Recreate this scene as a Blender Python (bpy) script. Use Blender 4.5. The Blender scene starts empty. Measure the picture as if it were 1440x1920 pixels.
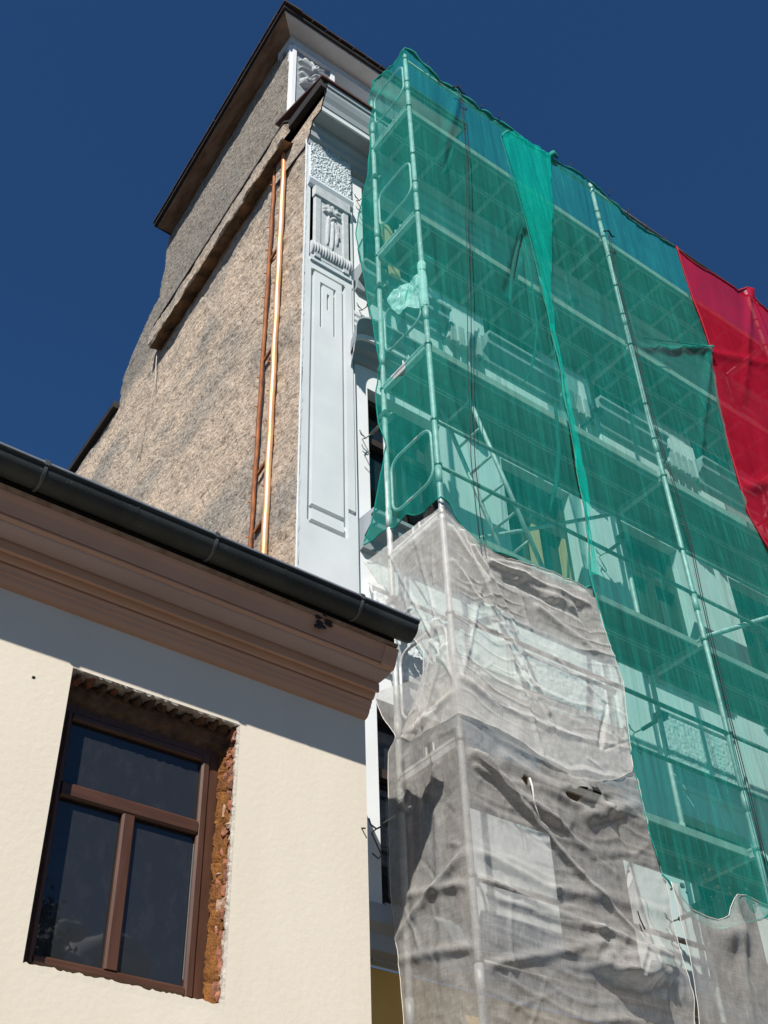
import bpy, math, random
import numpy as np
from mathutils import Vector, Matrix
random.seed(7)
rng = np.random.default_rng(7)
SC = bpy.context.scene
COL = SC.collection
ZO = 1.6            # eye height above the pavement; builders take heights measured from the eye

# ------------------------------------------------------------------ camera, sky, sun, exposure
cam = bpy.data.cameras.new('camera')
cam.sensor_fit = 'HORIZONTAL'
cam.sensor_width = 36.0
cam.lens = 56.17
cam.clip_start = 0.05
cam.clip_end = 3000
camo = bpy.data.objects.new('camera', cam)
COL.objects.link(camo)
RT = Vector((0.8029581698, -0.5953205695, -0.0291821368))
UP = Vector((-0.3759391544, -0.5438380725, 0.7502732190))
FW = Vector((0.4625234370, 0.5914673029, 0.6604835348))
camo.matrix_world = Matrix(((RT.x, UP.x, -FW.x, 0), (RT.y, UP.y, -FW.y, 0), (RT.z, UP.z, -FW.z, ZO), (0, 0, 0, 1)))
SC.camera = camo

SUN = Vector((1.06, 1.0, -1.42)).normalized()
W = bpy.data.worlds.new('World')
SC.world = W
W.use_nodes = True
wn = W.node_tree.nodes
wl = W.node_tree.links
sky = wn.new('ShaderNodeTexSky')
sky.sky_type = 'NISHITA'
sky.sun_disc = False
sky.sun_elevation = math.radians(44.3)
sky.sun_rotation = math.radians(226.7)
sky.altitude = 0
sky.air_density = 1.0
sky.dust_density = 0.0
sky.ozone_density = 10.0
hs = wn.new('ShaderNodeHueSaturation')
hs.inputs['Saturation'].default_value = 1.09
hs.inputs['Value'].default_value = 1.13
wl.new(sky.outputs[0], hs.inputs['Color'])
wl.new(hs.outputs[0], wn['Background'].inputs[0])
wn['Background'].inputs[1].default_value = 0.05

sl = bpy.data.lights.new('sun', 'SUN')
sl.energy = 5.0
sl.angle = math.radians(0.5)
sl.color = (1.0, 0.955, 0.88)
so = bpy.data.objects.new('sun', sl)
COL.objects.link(so)
so.rotation_euler = SUN.to_track_quat('-Z', 'Y').to_euler()
so.location = (-10, -10, 20)

SC.view_settings.view_transform = 'Standard'
SC.view_settings.look = 'None'
SC.view_settings.gamma = 1
SC.view_settings.exposure = 0.45
SC.view_settings.use_curve_mapping = False
SC.cycles.transparent_max_bounces = 24
SC.cycles.max_bounces = 8

# ------------------------------------------------------------------ noise helpers (numpy)
def _h(ix, iy, s):
    n = (ix.astype(np.int64) * 374761393 + iy.astype(np.int64) * 668265263 + s * 974711) & 0x7fffffff
    n = ((n ^ (n >> 13)) * 1274126177) & 0x7fffffff
    return ((n ^ (n >> 16)) & 0xffff) / 65535.0
def vn(x, y, s=0):
    x = np.asarray(x, float); y = np.asarray(y, float)
    x0 = np.floor(x); y0 = np.floor(y)
    fx = x - x0; fy = y - y0
    fx = fx * fx * (3 - 2 * fx); fy = fy * fy * (3 - 2 * fy)
    a = _h(x0, y0, s); b = _h(x0 + 1, y0, s); c = _h(x0, y0 + 1, s); d = _h(x0 + 1, y0 + 1, s)
    return (a * (1 - fx) + b * fx) * (1 - fy) + (c * (1 - fx) + d * fx) * fy - 0.5
def fbm(x, y, s=0, o=4):
    t = 0; a = 1.0
    for i in range(o):
        t = t + a * vn(x * 2 ** i, y * 2 ** i, s + i * 17); a *= 0.5
    return t

# ------------------------------------------------------------------ materials
def nd(nt, typ, **kw):
    n = nt.nodes.new(typ)
    for k, v in kw.items(): setattr(n, k, v)
    return n
def newmat(name):
    m = bpy.data.materials.new(name)
    m.use_nodes = True
    return m, m.node_tree, m.node_tree.nodes['Principled BSDF']
def noise_tex(nt, scale, detail=6, stretch=None, rough=0.55):
    tc = nd(nt, 'ShaderNodeTexCoord')
    n = nd(nt, 'ShaderNodeTexNoise')
    n.inputs['Scale'].default_value = scale
    n.inputs['Detail'].default_value = detail
    n.inputs['Roughness'].default_value = rough
    if stretch:
        mp = nd(nt, 'ShaderNodeMapping')
        mp.inputs['Scale'].default_value = stretch
        nt.links.new(tc.outputs['Object'], mp.inputs[0]); nt.links.new(mp.outputs[0], n.inputs['Vector'])
    else:
        nt.links.new(tc.outputs['Object'], n.inputs['Vector'])
    return n
def ramp(nt, src, stops):
    r = nd(nt, 'ShaderNodeValToRGB')
    e = r.color_ramp.elements
    while len(e) < len(stops): e.new(0.5)
    for i, (p, c) in enumerate(stops):
        e[i].position = p
        e[i].color = (c[0], c[1], c[2], 1) if hasattr(c, '__len__') else (c, c, c, 1)
    nt.links.new(src, r.inputs[0])
    return r
def mix_rgb(nt, a, b, fac, typ='MIX'):
    m = nd(nt, 'ShaderNodeMix', data_type='RGBA', blend_type=typ)
    for sock, v in ((m.inputs[6], a), (m.inputs[7], b), (m.inputs[0], fac)):
        if hasattr(v, 'is_output') or isinstance(v, bpy.types.NodeSocket): nt.links.new(v, sock)
        elif hasattr(v, '__len__'): sock.default_value = (v[0], v[1], v[2], 1)
        else: sock.default_value = v
    return m.outputs[2]
def M(name, c1, c2=None, scale=4, rough=0.85, metal=0.0, spec=0.3, bump=0.0, bscale=60, bdist=0.01, stretch=None,
      speck=None, bdetail=6):
    m, nt, p = newmat(name)
    if c2 is None: c2 = tuple(min(1, v * 0.82) for v in c1)
    n = noise_tex(nt, scale, 7, stretch)
    col = ramp(nt, n.outputs[0], [(0.33, c2), (0.67, c1)]).outputs[0]
    if speck:
        n3 = noise_tex(nt, speck[1], 3)
        f = ramp(nt, n3.outputs[0], [(speck[2], 0.0), (speck[2] + 0.06, 1.0)]).outputs[0]
        col = mix_rgb(nt, col, speck[0], f)
    nt.links.new(col, p.inputs['Base Color'])
    p.inputs['Roughness'].default_value = rough
    p.inputs['Metallic'].default_value = metal
    p.inputs['Specular IOR Level'].default_value = spec
    if bump:
        n2 = noise_tex(nt, bscale, bdetail)
        b = nd(nt, 'ShaderNodeBump')
        b.inputs['Strength'].default_value = bump
        b.inputs['Distance'].default_value = bdist
        nt.links.new(n2.outputs[0], b.inputs['Height'])
        nt.links.new(b.outputs[0], p.inputs['Normal'])
    return m
def net_mat(name, c1, c2, op, tint, streak=(30, 30, 1.0), samt=0.25, facing=0.35, bump=0.35, transl=0.35, weave=0.12):
    m, nt, p = newmat(name)
    nt.nodes.remove(p)
    out = nt.nodes['Material Output']
    n = noise_tex(nt, 1.0, 5, streak, 0.6)
    big = noise_tex(nt, 1.1, 4)
    fa = noise_tex(nt, 1.0, 2, (95, 95, 9), 0.7)
    fb = noise_tex(nt, 1.0, 2, (9, 9, 95), 0.7)
    fm = nd(nt, 'ShaderNodeMath', operation='ADD'); nt.links.new(fa.outputs[0], fm.inputs[0]); nt.links.new(fb.outputs[0], fm.inputs[1])
    fine = nd(nt, 'ShaderNodeMath', operation='MULTIPLY'); nt.links.new(fm.outputs[0], fine.inputs[0]); fine.inputs[1].default_value = 0.5
    col = ramp(nt, big.outputs[0], [(0.35, c2), (0.65, c1)]).outputs[0]
    di = nd(nt, 'ShaderNodeBsdfDiffuse'); tr = nd(nt, 'ShaderNodeBsdfTranslucent')
    nt.links.new(col, di.inputs[0]); nt.links.new(col, tr.inputs[0])
    b = nd(nt, 'ShaderNodeBump'); b.inputs['Strength'].default_value = bump; b.inputs['Distance'].default_value = 0.02
    nt.links.new(n.outputs[0], b.inputs['Height'])
    nt.links.new(b.outputs[0], di.inputs['Normal'])
    fab = nd(nt, 'ShaderNodeMixShader'); fab.inputs[0].default_value = transl
    nt.links.new(di.outputs[0], fab.inputs[1]); nt.links.new(tr.outputs[0], fab.inputs[2])
    tp = nd(nt, 'ShaderNodeBsdfTransparent'); tp.inputs[0].default_value = (*tint, 1)
    lw = nd(nt, 'ShaderNodeLayerWeight'); lw.inputs[0].default_value = 0.35
    def ma(op_, a, b_):
        x = nd(nt, 'ShaderNodeMath', operation=op_)
        for i, v in enumerate((a, b_)):
            if isinstance(v, bpy.types.NodeSocket): nt.links.new(v, x.inputs[i])
            else: x.inputs[i].default_value = v
        return x.outputs[0]
    st = ramp(nt, n.outputs[0], [(0.48, 0.0), (0.70, 1.0)]).outputs[0]
    o = ma('ADD', op, ma('MULTIPLY', st, samt))
    o = ma('ADD', o, ma('MULTIPLY', ma('POWER', lw.outputs['Facing'], 3.0), facing))
    o = ma('ADD', o, ma('MULTIPLY', ma('SUBTRACT', fine.outputs[0], 0.5), weave))
    o = ma('ADD', o, ma('MULTIPLY', ma('SUBTRACT', big.outputs[0], 0.5), 0.12 * op))
    cl = nd(nt, 'ShaderNodeClamp'); nt.links.new(o, cl.inputs[0]); cl.inputs[1].default_value = 0.05; cl.inputs[2].default_value = 0.97
    mx = nd(nt, 'ShaderNodeMixShader')
    nt.links.new(cl.outputs[0], mx.inputs[0]); nt.links.new(tp.outputs[0], mx.inputs[1]); nt.links.new(fab.outputs[0], mx.inputs[2])
    nt.links.new(mx.outputs[0], out.inputs[0])
    return m

def stucco_mat():
    m, nt, p = newmat('old_stucco')
    big = noise_tex(nt, 1.0, 5, (0.9, 0.5, 1.0), 0.55)
    fine = noise_tex(nt, 16, 6, (1, 0.9, 1), 0.62)
    band = noise_tex(nt, 1.0, 6, (2.5, 0.55, 2.3), 0.6)
    pits = noise_tex(nt, 27, 3, (1, 0.6, 1), 0.5)
    tan = ramp(nt, fine.outputs[0], [(0.30, (0.40, 0.305, 0.22)), (0.47, (0.62, 0.495, 0.38)), (0.70, (0.74, 0.61, 0.485))]).outputs[0]
    grey = ramp(nt, fine.outputs[0], [(0.30, (0.155, 0.142, 0.125)), (0.50, (0.265, 0.245, 0.215)), (0.72, (0.36, 0.335, 0.295))]).outputs[0]
    lgrey = ramp(nt, fine.outputs[0], [(0.30, (0.22, 0.205, 0.18)), (0.50, (0.355, 0.33, 0.29)), (0.72, (0.46, 0.43, 0.38))]).outputs[0]
    f = ramp(nt, big.outputs[0], [(0.48, 0.0), (0.64, 0.8)]).outputs[0]
    c = mix_rgb(nt, tan, lgrey, f)
    f2 = ramp(nt, band.outputs[0], [(0.52, 0.0), (0.70, 0.7)]).outputs[0]
    c = mix_rgb(nt, c, lgrey, f2)
    # the storey above the ledge is older, sooty render
    tc = nd(nt, 'ShaderNodeTexCoord'); sx = nd(nt, 'ShaderNodeSeparateXYZ')
    nt.links.new(tc.outputs['Object'], sx.inputs[0])
    mr = nd(nt, 'ShaderNodeMapRange')
    mr.inputs['From Min'].default_value = 14.0; mr.inputs['From Max'].default_value = 14.5
    nt.links.new(sx.outputs['Z'], mr.inputs['Value'])
    fz = nd(nt, 'ShaderNodeMath', operation='MULTIPLY'); fz.inputs[1].default_value = 0.85
    nt.links.new(mr.outputs[0], fz.inputs[0])
    c = mix_rgb(nt, c, grey, fz.outputs[0])
    fp = ramp(nt, pits.outputs[0], [(0.30, 0.75), (0.40, 0.0)]).outputs[0]
    c = mix_rgb(nt, c, (0.12, 0.09, 0.065), fp)  # shade inside the pits is put into the colour
    nt.links.new(c, p.inputs['Base Color'])
    p.inputs['Roughness'].default_value = 0.95
    p.inputs['Specular IOR Level'].default_value = 0.1
    n2 = noise_tex(nt, 12, 11, (1, 0.85, 1), 0.74)
    b = nd(nt, 'ShaderNodeBump'); b.inputs['Strength'].default_value = 0.75; b.inputs['Distance'].default_value = 0.09
    nt.links.new(n2.outputs[0], b.inputs['Height'])
    b2 = nd(nt, 'ShaderNodeBump'); b2.inputs['Strength'].default_value = 0.8; b2.inputs['Distance'].default_value = 0.03
    nt.links.new(pits.outputs[0], b2.inputs['Height']); nt.links.new(b.outputs[0], b2.inputs['Normal'])
    nt.links.new(b2.outputs[0], p.inputs['Normal'])
    return m

def glass_mat(name, tint, rough=0.02, dust=0.04):
    m, nt, p = newmat(name)
    n = noise_tex(nt, 18, 8, (1, 1, 0.5), 0.7)
    f = ramp(nt, n.outputs[0], [(0.5, 0.0), (0.8, 1.0)]).outputs[0]
    c = mix_rgb(nt, tint, (0.25, 0.23, 0.2), f)
    nt.links.new(mix_rgb(nt, tint, c, dust), p.inputs['Base Color'])
    p.inputs['Roughness'].default_value = rough
    p.inputs['Specular IOR Level'].default_value = 0.6
    p.inputs['IOR'].default_value = 1.5
    return m

MT = {}
MT['stucco'] = stucco_mat()
MT['pale'] = M('pale_blue_plaster', (0.60, 0.635, 0.645), (0.53, 0.565, 0.58), 2.2, 0.8, bump=0.12, bscale=90, bdist=0.004)
MT['white'] = M('white_plaster', (0.74, 0.765, 0.775), (0.68, 0.705, 0.715), 2.5, 0.8, bump=0.12, bscale=80, bdist=0.004)
MT['rough'] = M('roughcast', (0.63, 0.68, 0.70), (0.50, 0.56, 0.585), 30, 0.9, bump=0.5, bscale=70, bdist=0.01)
MT['grey'] = M('grey_moulding_and_shade', (0.33, 0.365, 0.39), (0.285, 0.32, 0.34), 3, 0.7)  # also carries the shade of the main cornice soffit
MT['greyw'] = M('light_moulding_paint', (0.55, 0.60, 0.63), (0.48, 0.54, 0.57), 3, 0.75)
MT['relief'] = M('relief_paint', (0.46, 0.485, 0.50), (0.35, 0.375, 0.39), 12, 0.75)
MT['cream'] = M('cream_plaster', (0.69, 0.62, 0.51), (0.64, 0.57, 0.46), 1.1, 0.9, stretch=(1.6, 1.6, 0.45), bump=0.22, bscale=26, bdist=0.008, bdetail=9)
MT['brown'] = M('brown_cornice_paint', (0.47, 0.285, 0.20), (0.43, 0.255, 0.175), 1.8, 0.8, bump=0.1, bscale=30)
MT['mauve'] = M('mauve_cornice_paint', (0.35, 0.27, 0.255), (0.32, 0.245, 0.23), 2.5, 0.8, bump=0.1, bscale=30)
MT['zinc'] = M('gutter_metal', (0.040, 0.044, 0.042), (0.022, 0.025, 0.024), 3.5, 0.55, 0.1, 0.25, bump=0.15, bscale=18, bdist=0.003,
               speck=((0.12, 0.125, 0.115), 70, 0.66))
MT['zincmid'] = M('bracket_metal', (0.10, 0.105, 0.105), (0.06, 0.065, 0.065), 9, 0.5, 0.3)
MT['zinclight'] = M('zinc_edge', (0.42, 0.43, 0.42), (0.30, 0.31, 0.31), 10, 0.4, 0.7)
MT['dark'] = M('dark_roof_edge', (0.035, 0.03, 0.028), (0.02, 0.018, 0.016), 8, 0.7)
MT['rooftile'] = M('roof_tile', (0.075, 0.05, 0.042), (0.045, 0.032, 0.028), 6, 0.85, bump=0.3)
MT['redsheet'] = M('brown_sheet_metal', (0.17, 0.085, 0.07), (0.11, 0.06, 0.05), 8, 0.45, 0.3)
MT['board'] = M('weathered_board', (0.30, 0.22, 0.165), (0.17, 0.10, 0.065), 3, 0.9, stretch=(4, 1, 4), bump=0.3, bscale=20)
MT['soffitw'] = M('white_soffit', (0.62, 0.61, 0.595), (0.55, 0.54, 0.525), 2, 0.85)
MT['rust'] = M('rusty_iron', (0.40, 0.15, 0.055), (0.17, 0.065, 0.03), 5, 0.75, 0.2, stretch=(6, 6, 1.2), bump=0.35, bscale=50)
MT['rustlight'] = M('worn_galvanised_iron', (0.80, 0.54, 0.33), (0.55, 0.24, 0.09), 1.6, 0.45, 0.3, 0.5, stretch=(5, 5, 1.0), bump=0.2, bscale=50)
MT['steel'] = M('galvanised_steel', (0.60, 0.61, 0.60), (0.38, 0.39, 0.385), 14, 0.58, 0.25, 0.4, bump=0.15, bscale=60,
                speck=((0.75, 0.74, 0.70), 40, 0.66))
MT['decksteel'] = M('worn_deck_steel', (0.40, 0.39, 0.36), (0.28, 0.27, 0.25), 6, 0.7, 0.1)
MT['coupler'] = M('coupler_steel', (0.20, 0.20, 0.19), (0.12, 0.12, 0.115), 12, 0.5, 0.6)
MT['ply'] = M('deck_plywood', (0.17, 0.135, 0.10), (0.11, 0.085, 0.065), 3, 0.9, stretch=(1, 6, 1), bump=0.1)
MT['toe'] = M('toe_board', (0.40, 0.40, 0.37), (0.30, 0.29, 0.26), 2.5, 0.85, stretch=(0.6, 6, 6))
MT['timber'] = M('raw_timber', (0.62, 0.44, 0.23), (0.46, 0.30, 0.14), 3, 0.8, stretch=(8, 8, 0.7), bump=0.15)
MT['framebrown'] = M('brown_window_foil', (0.082, 0.036, 0.021), (0.058, 0.025, 0.014), 4, 0.42, stretch=(9, 9, 1.0), spec=0.4)
MT['framehoriz'] = M('brown_window_foil_cross', (0.082, 0.036, 0.021), (0.058, 0.025, 0.014), 4, 0.42, stretch=(1.0, 9, 9), spec=0.4)
MT['framedark'] = M('dark_window_frame', (0.05, 0.035, 0.03), (0.03, 0.022, 0.018), 5, 0.5)
MT['glass'] = glass_mat('window_glass', (0.020, 0.022, 0.025), 0.015, 0.05)
MT['glassf'] = glass_mat('dark_glass', (0.010, 0.014, 0.018), 0.04, 0.08)
MT['foam'] = M('mounting_foam', (0.26, 0.105, 0.024), (0.12, 0.045, 0.012), 14, 0.85, bump=0.8, bscale=70, bdist=0.015)
MT['brick'] = M('broken_brick', (0.36, 0.145, 0.085), (0.19, 0.07, 0.04), 18, 0.9, bump=0.7, bscale=60, bdist=0.012,
                speck=((0.52, 0.40, 0.31), 16, 0.62))
MT['brickdark'] = M('burnt_brick', (0.30, 0.125, 0.075), (0.13, 0.06, 0.04), 18, 0.9, bump=0.8, bscale=60, bdist=0.015)
MT['mortarp'] = M('pink_mortar', (0.44, 0.30, 0.22), (0.28, 0.17, 0.115), 22, 0.95, bump=0.8, bscale=50)
MT['mortar'] = M('mortar', (0.50, 0.46, 0.40), (0.33, 0.29, 0.245), 22, 0.95, bump=0.8, bscale=50)
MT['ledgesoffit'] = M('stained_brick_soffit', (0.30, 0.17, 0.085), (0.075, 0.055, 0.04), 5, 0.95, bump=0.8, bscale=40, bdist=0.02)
MT['reliefdark'] = M('relief_ground_paint', (0.30, 0.34, 0.36), (0.22, 0.25, 0.27), 14, 0.8)
MT['rubble_shade'] = M('rubble_and_lintel_shade', (0.13, 0.075, 0.045), (0.06, 0.036, 0.022), 16, 0.95, bump=0.8, bscale=50)  # loose rubble; also holds the lintel shade on foam and bricks
MT['greenfold'] = net_mat('green_net_doubled', (0.006, 0.62, 0.50), (0.004, 0.54, 0.44), 0.38, (0.75, 0.98, 0.93), (26, 26, 1.6), 0.15, 0.3)
MT['black'] = M('black_cord', (0.012, 0.013, 0.014), (0.008, 0.008, 0.009), 10, 0.7)
MT['wire'] = M('pale_cable', (0.52, 0.48, 0.42), (0.40, 0.36, 0.31), 6, 0.6)
MT['rag'] = M('white_rag', (0.80, 0.82, 0.81), (0.68, 0.72, 0.71), 6, 0.9, bump=0.5, bscale=22, bdist=0.02)
MT['yellow'] = M('ochre_plaster', (0.66, 0.42, 0.13), (0.58, 0.36, 0.10), 3, 0.9)
MT['asphalt'] = M('asphalt', (0.060, 0.058, 0.056), (0.045, 0.044, 0.043), 3, 0.9, bump=0.3, bscale=90)
MT['paving'] = M('paving', (0.24, 0.215, 0.185), (0.18, 0.16, 0.14), 2, 0.9, bump=0.2, bscale=50)
MT['kerb'] = M('kerb_stone', (0.34, 0.33, 0.31), (0.26, 0.25, 0.24), 4, 0.9)
MT['cloud'] = M('cloud_white', (0.85, 0.86, 0.88), (0.75, 0.76, 0.79), 0.02, 1.0, spec=0.0)
MT['bark'] = M('bark', (0.11, 0.085, 0.065), (0.07, 0.052, 0.04), 8, 0.95, bump=0.6)
MT['leaf'] = M('leaf', (0.06, 0.105, 0.03), (0.035, 0.07, 0.02), 4, 0.6)
MT['green'] = net_mat('green_net', (0.036, 0.50, 0.415), (0.024, 0.42, 0.35), 0.285, (0.80, 0.97, 0.94), (60, 60, 1.1), 0.15, 0.30)
MT['greens'] = net_mat('green_net_streaky', (0.036, 0.50, 0.415), (0.024, 0.42, 0.35), 0.265, (0.80, 0.97, 0.94), (64, 64, 1.0), 0.24, 0.30)
MT['greenhem'] = M('green_hem', (0.010, 0.27, 0.21), (0.008, 0.18, 0.145), 20, 0.9)
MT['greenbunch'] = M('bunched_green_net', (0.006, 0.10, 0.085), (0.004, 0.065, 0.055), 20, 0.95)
MT['red'] = net_mat('red_net', (0.50, 0.013, 0.040), (0.43, 0.010, 0.034), 0.66, (1.0, 0.78, 0.8), (30, 30, 3.0), 0.16, 0.25, transl=0.3, weave=0.5)
MT['redhem'] = M('red_hem', (0.42, 0.012, 0.03), (0.3, 0.01, 0.02), 20, 0.9)
MT['greyn'] = net_mat('grey_net', (0.64, 0.62, 0.59), (0.54, 0.525, 0.50), 0.45, (0.98, 0.98, 0.97), (22, 22, 14), 0.10, 0.35, bump=0.3, weave=0.55)
MT['greyu'] = net_mat('grey_net_lit_copy', (0.90, 0.875, 0.83), (0.82, 0.79, 0.74), 0.44, (0.99, 0.99, 0.98), (16, 16, 9), 0.10, 0.35, bump=0.3, weave=0.55)  # paler copy of the grey net, toned for the lit wall behind
MT['greyhem'] = M('grey_hem', (0.62, 0.59, 0.54), (0.5, 0.47, 0.43), 20, 0.9)

# ------------------------------------------------------------------ mesh builder
WL = {}      # world location of every parent
def wloc(o):
    return WL.get(o.name, Vector((0, 0, 0))) if o else Vector((0, 0, 0))
class B:
    def __init__(s): s.v = []; s.f = []; s.n = 0
    def add(s, V, F):
        V = np.asarray(V, float).reshape(-1, 3)
        s.v.append(V); s.f.extend([tuple(int(i) + s.n for i in f) for f in F]); s.n += len(V)
        return s
    def box(s, x0, x1, y0, y1, z0, z1):
        V = [(x, y, z) for x in (x0, x1) for y in (y0, y1) for z in (z0, z1)]
        return s.add(V, [(0, 1, 3, 2), (4, 6, 7, 5), (0, 4, 5, 1), (2, 3, 7, 6), (0, 2, 6, 4), (1, 5, 7, 3)])
    def obox(s, p, q, w, h, up=(0, 0, 1)):
        p = Vector(p); q = Vector(q); d = (q - p).normalized(); u = Vector(up)
        r = d.cross(u).normalized(); u = r.cross(d).normalized()
        V = [tuple(c + r * a * w / 2 + u * b * h / 2) for c in (p, q) for a in (-1, 1) for b in (-1, 1)]
        return s.add(V, [(0, 1, 3, 2), (4, 6, 7, 5), (0, 4, 5, 1), (2, 3, 7, 6), (0, 2, 6, 4), (1, 5, 7, 3)])
    def tube(s, pts, r, n=8, cap=True):
        P = [Vector(p) for p in pts]; R = r if hasattr(r, '__len__') else [r] * len(P)
        V = []; F = []; prev = None
        for i, p in enumerate(P):
            a = P[max(0, i - 1)]; b = P[min(len(P) - 1, i + 1)]
            d = (b - a).normalized()
            if prev is None:
                u = d.cross(Vector((0.3, 0.2, 0.93)))
                if u.length < 0.1: u = d.cross(Vector((1, 0, 0)))
                u.normalize()
            else:
                u = (prev - d * prev.dot(d)).normalized()
            prev = u; w = d.cross(u)
            for k in range(n):
                t = 2 * math.pi * k / n
                V.append(tuple(p + (u * math.cos(t) + w * math.sin(t)) * R[i]))
        for i in range(len(P) - 1):
            for k in range(n):
                F.append((i * n + k, i * n + (k + 1) % n, (i + 1) * n + (k + 1) % n, (i + 1) * n + k))
        if cap:
            F.append(tuple(range(n - 1, -1, -1))); F.append(tuple((len(P) - 1) * n + k for k in range(n)))
        return s.add(V, F)
    def grid(s, G, mask=None, flip=False):
        G = np.asarray(G, float); h, w = G.shape[:2]
        idx = np.arange(h * w).reshape(h, w)
        q = np.stack([idx[:-1, :-1], idx[:-1, 1:], idx[1:, 1:], idx[1:, :-1]], -1)
        if flip: q = q[..., ::-1]
        if mask is not None: q = q[mask]
        return s.add(G.reshape(-1, 3), q.reshape(-1, 4).tolist())
    def sweepx(s, prof, x0, x1, caps=True, closed=True):
        n = len(prof)
        V = [(x0, y, z) for y, z in prof] + [(x1, y, z) for y, z in prof]
        F = [(i, (i + 1) % n, n + (i + 1) % n, n + i) for i in range(n if closed else n - 1)]
        if caps and closed: F += [tuple(range(n - 1, -1, -1)), tuple(range(n, 2 * n))]
        return s.add(V, F)
    def build(s, name, mat, parent=None, smooth=False, label=None, cat=None, group=None, kind=None):
        me = bpy.data.meshes.new(name)
        V = np.concatenate(s.v) + np.array([0, 0, ZO])
        L = wloc(parent)
        V = V - np.array(L)
        own = Vector((0, 0, 0))
        if parent is None and cat:      # origin of a one-mesh thing: its lowest middle point
            own = Vector((float(V[:, 0].mean()), float(V[:, 1].mean()), float(V[:, 2].min())))
            V = V - np.array(own)
        me.from_pydata(V.tolist(), [], s.f)
        me.materials.append(MT[mat])
        if smooth: me.polygons.foreach_set('use_smooth', [True] * len(me.polygons))
        me.update()
        o = bpy.data.objects.new(name, me); COL.objects.link(o)
        if parent: o.parent = parent
        else: o.location = own
        WL[o.name] = L if parent else own
        if label: o['label'] = label
        if cat: o['category'] = cat
        if group: o['group'] = group
        if kind: o['kind'] = kind
        return o
def thing(name, label, cat, loc, group=None):
    o = bpy.data.objects.new(name, None); COL.objects.link(o)
    o.location = (loc[0], loc[1], loc[2] + ZO); o.empty_display_size = 0.2
    WL[o.name] = Vector(o.location)
    o['label'] = label; o['category'] = cat
    if group: o['group'] = group
    return o
def dup(o, off, parent=None):
    """copy of a part (same mesh) moved by off"""
    c = o.copy(); COL.objects.link(c)
    c.parent = parent or o.parent
    c.location = Vector(o.location) + Vector(off)
    WL[c.name] = WL[o.name]
    return c

# ================================================================== GROUND
B().grid([[(-900, -900, -1.6), (900, -900, -1.6)], [(-900, 900, -1.6), (900, 900, -1.6)]]).build('ground', 'asphalt', kind='structure')
B().box(-60, 60, 2.2, 5.39, -1.75, -1.47).build('pavement', 'paving', kind='structure')
B().box(-60, 60, 2.02, 2.197, -1.75, -1.475).build('kerb', 'kerb', kind='structure')

# ================================================================== TALL BUILDING
TB = thing('tall_building', 'tall pale blue-grey plastered building with bare stucco gable wall, under scaffolding', 'building', (4.0, 6.3, -1.6))
GA = 0.064
GD = Vector((math.sin(GA), math.cos(GA), 0)); GN = Vector((-math.cos(GA), math.sin(GA), 0))
def gp(s, z, off=0.0):
    return (4.0 + GD.x * s + GN.x * off, 6.25 + GD.y * s + GN.y * off, z)

# gable wall : dense trowelled stucco
ds = 0.028
ss = np.arange(0, 8.0 + 1e-6, ds); zz = np.arange(4.4, 15.46, ds)
S, Z = np.meshgrid(ss, zz)
edge = 0.02 * fbm(Z * 6, Z * 0 + 3, 5)
front = np.where(Z > 12.95, 0.56, np.where(Z > 12.15, -0.20 + 0 * Z, 0.0))
h = 0.035 * fbm(S * 1.3, Z * 1.6, 1, 4) + 0.020 * fbm(S * 4.5, Z * 7.5, 2, 3) + 0.016 * np.maximum(0, fbm(S * 11, Z * 16, 8, 2))
pit = vn(S * 11, Z * 15, 31) + 0.4 * vn(S * 17, Z * 17, 33)
h = h - 0.07 * np.clip(pit - 0.33, 0, 0.3)
rough_up = np.where(Z > 12.6, 0.5, 0.85)
h = h * rough_up * 1.15
h = h * np.clip((S + 0.0) / 0.1 + 0.25, 0.25, 1)
back = np.where(Z > 13.98, 4.33, np.where(Z > 12.62 + 0.03 * vn(S * 3, S * 0, 9), 4.33 + 1.13 * np.clip((13.98 - Z) / 0.72, 0, 1) ** 0.6, 8.0))
back = back + 0.05 * fbm(Z * 4, Z * 0, 12)
G = np.stack([4.0 + GD.x * S + GN.x * h, 6.25 + GD.y * S + GN.y * h, Z], -1)
Sc = (S[:-1, :-1] + S[1:, 1:]) / 2
msk = (Sc < back[:-1, :-1]) & (Sc > (front + edge)[:-1, :-1]) & (Sc > 0)
b = B().grid(G, msk, flip=True)
b.add([gp(0, -1.6), gp(8, -1.6), gp(8, 4.42), gp(0, 4.42)], [(0, 3, 2, 1)])
b.build('gable_wall', 'stucco', TB, smooth=True)
# return thickness at the rear corners (upper storey, lower rear block)
b = B()
for s_, z0, z1 in ((4.22, 13.4, 15.45), (5.30, 12.55, 13.30)):
    b.add([gp(s_, z0), gp(s_, z1), (gp(s_, z1)[0] + 6, gp(s_, z1)[1], z1), (gp(s_, z0)[0] + 6, gp(s_, z0)[1], z0)], [(0, 1, 2, 3)])
b.add([gp(4.2, 13.6), gp(5.3, 13.29), (10.2, gp(5.3, 0)[1], 13.29), (10.2, gp(4.2, 0)[1], 13.6)], [(0, 1, 2, 3)])
b.build('rear_wall', 'stucco', TB)
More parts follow.
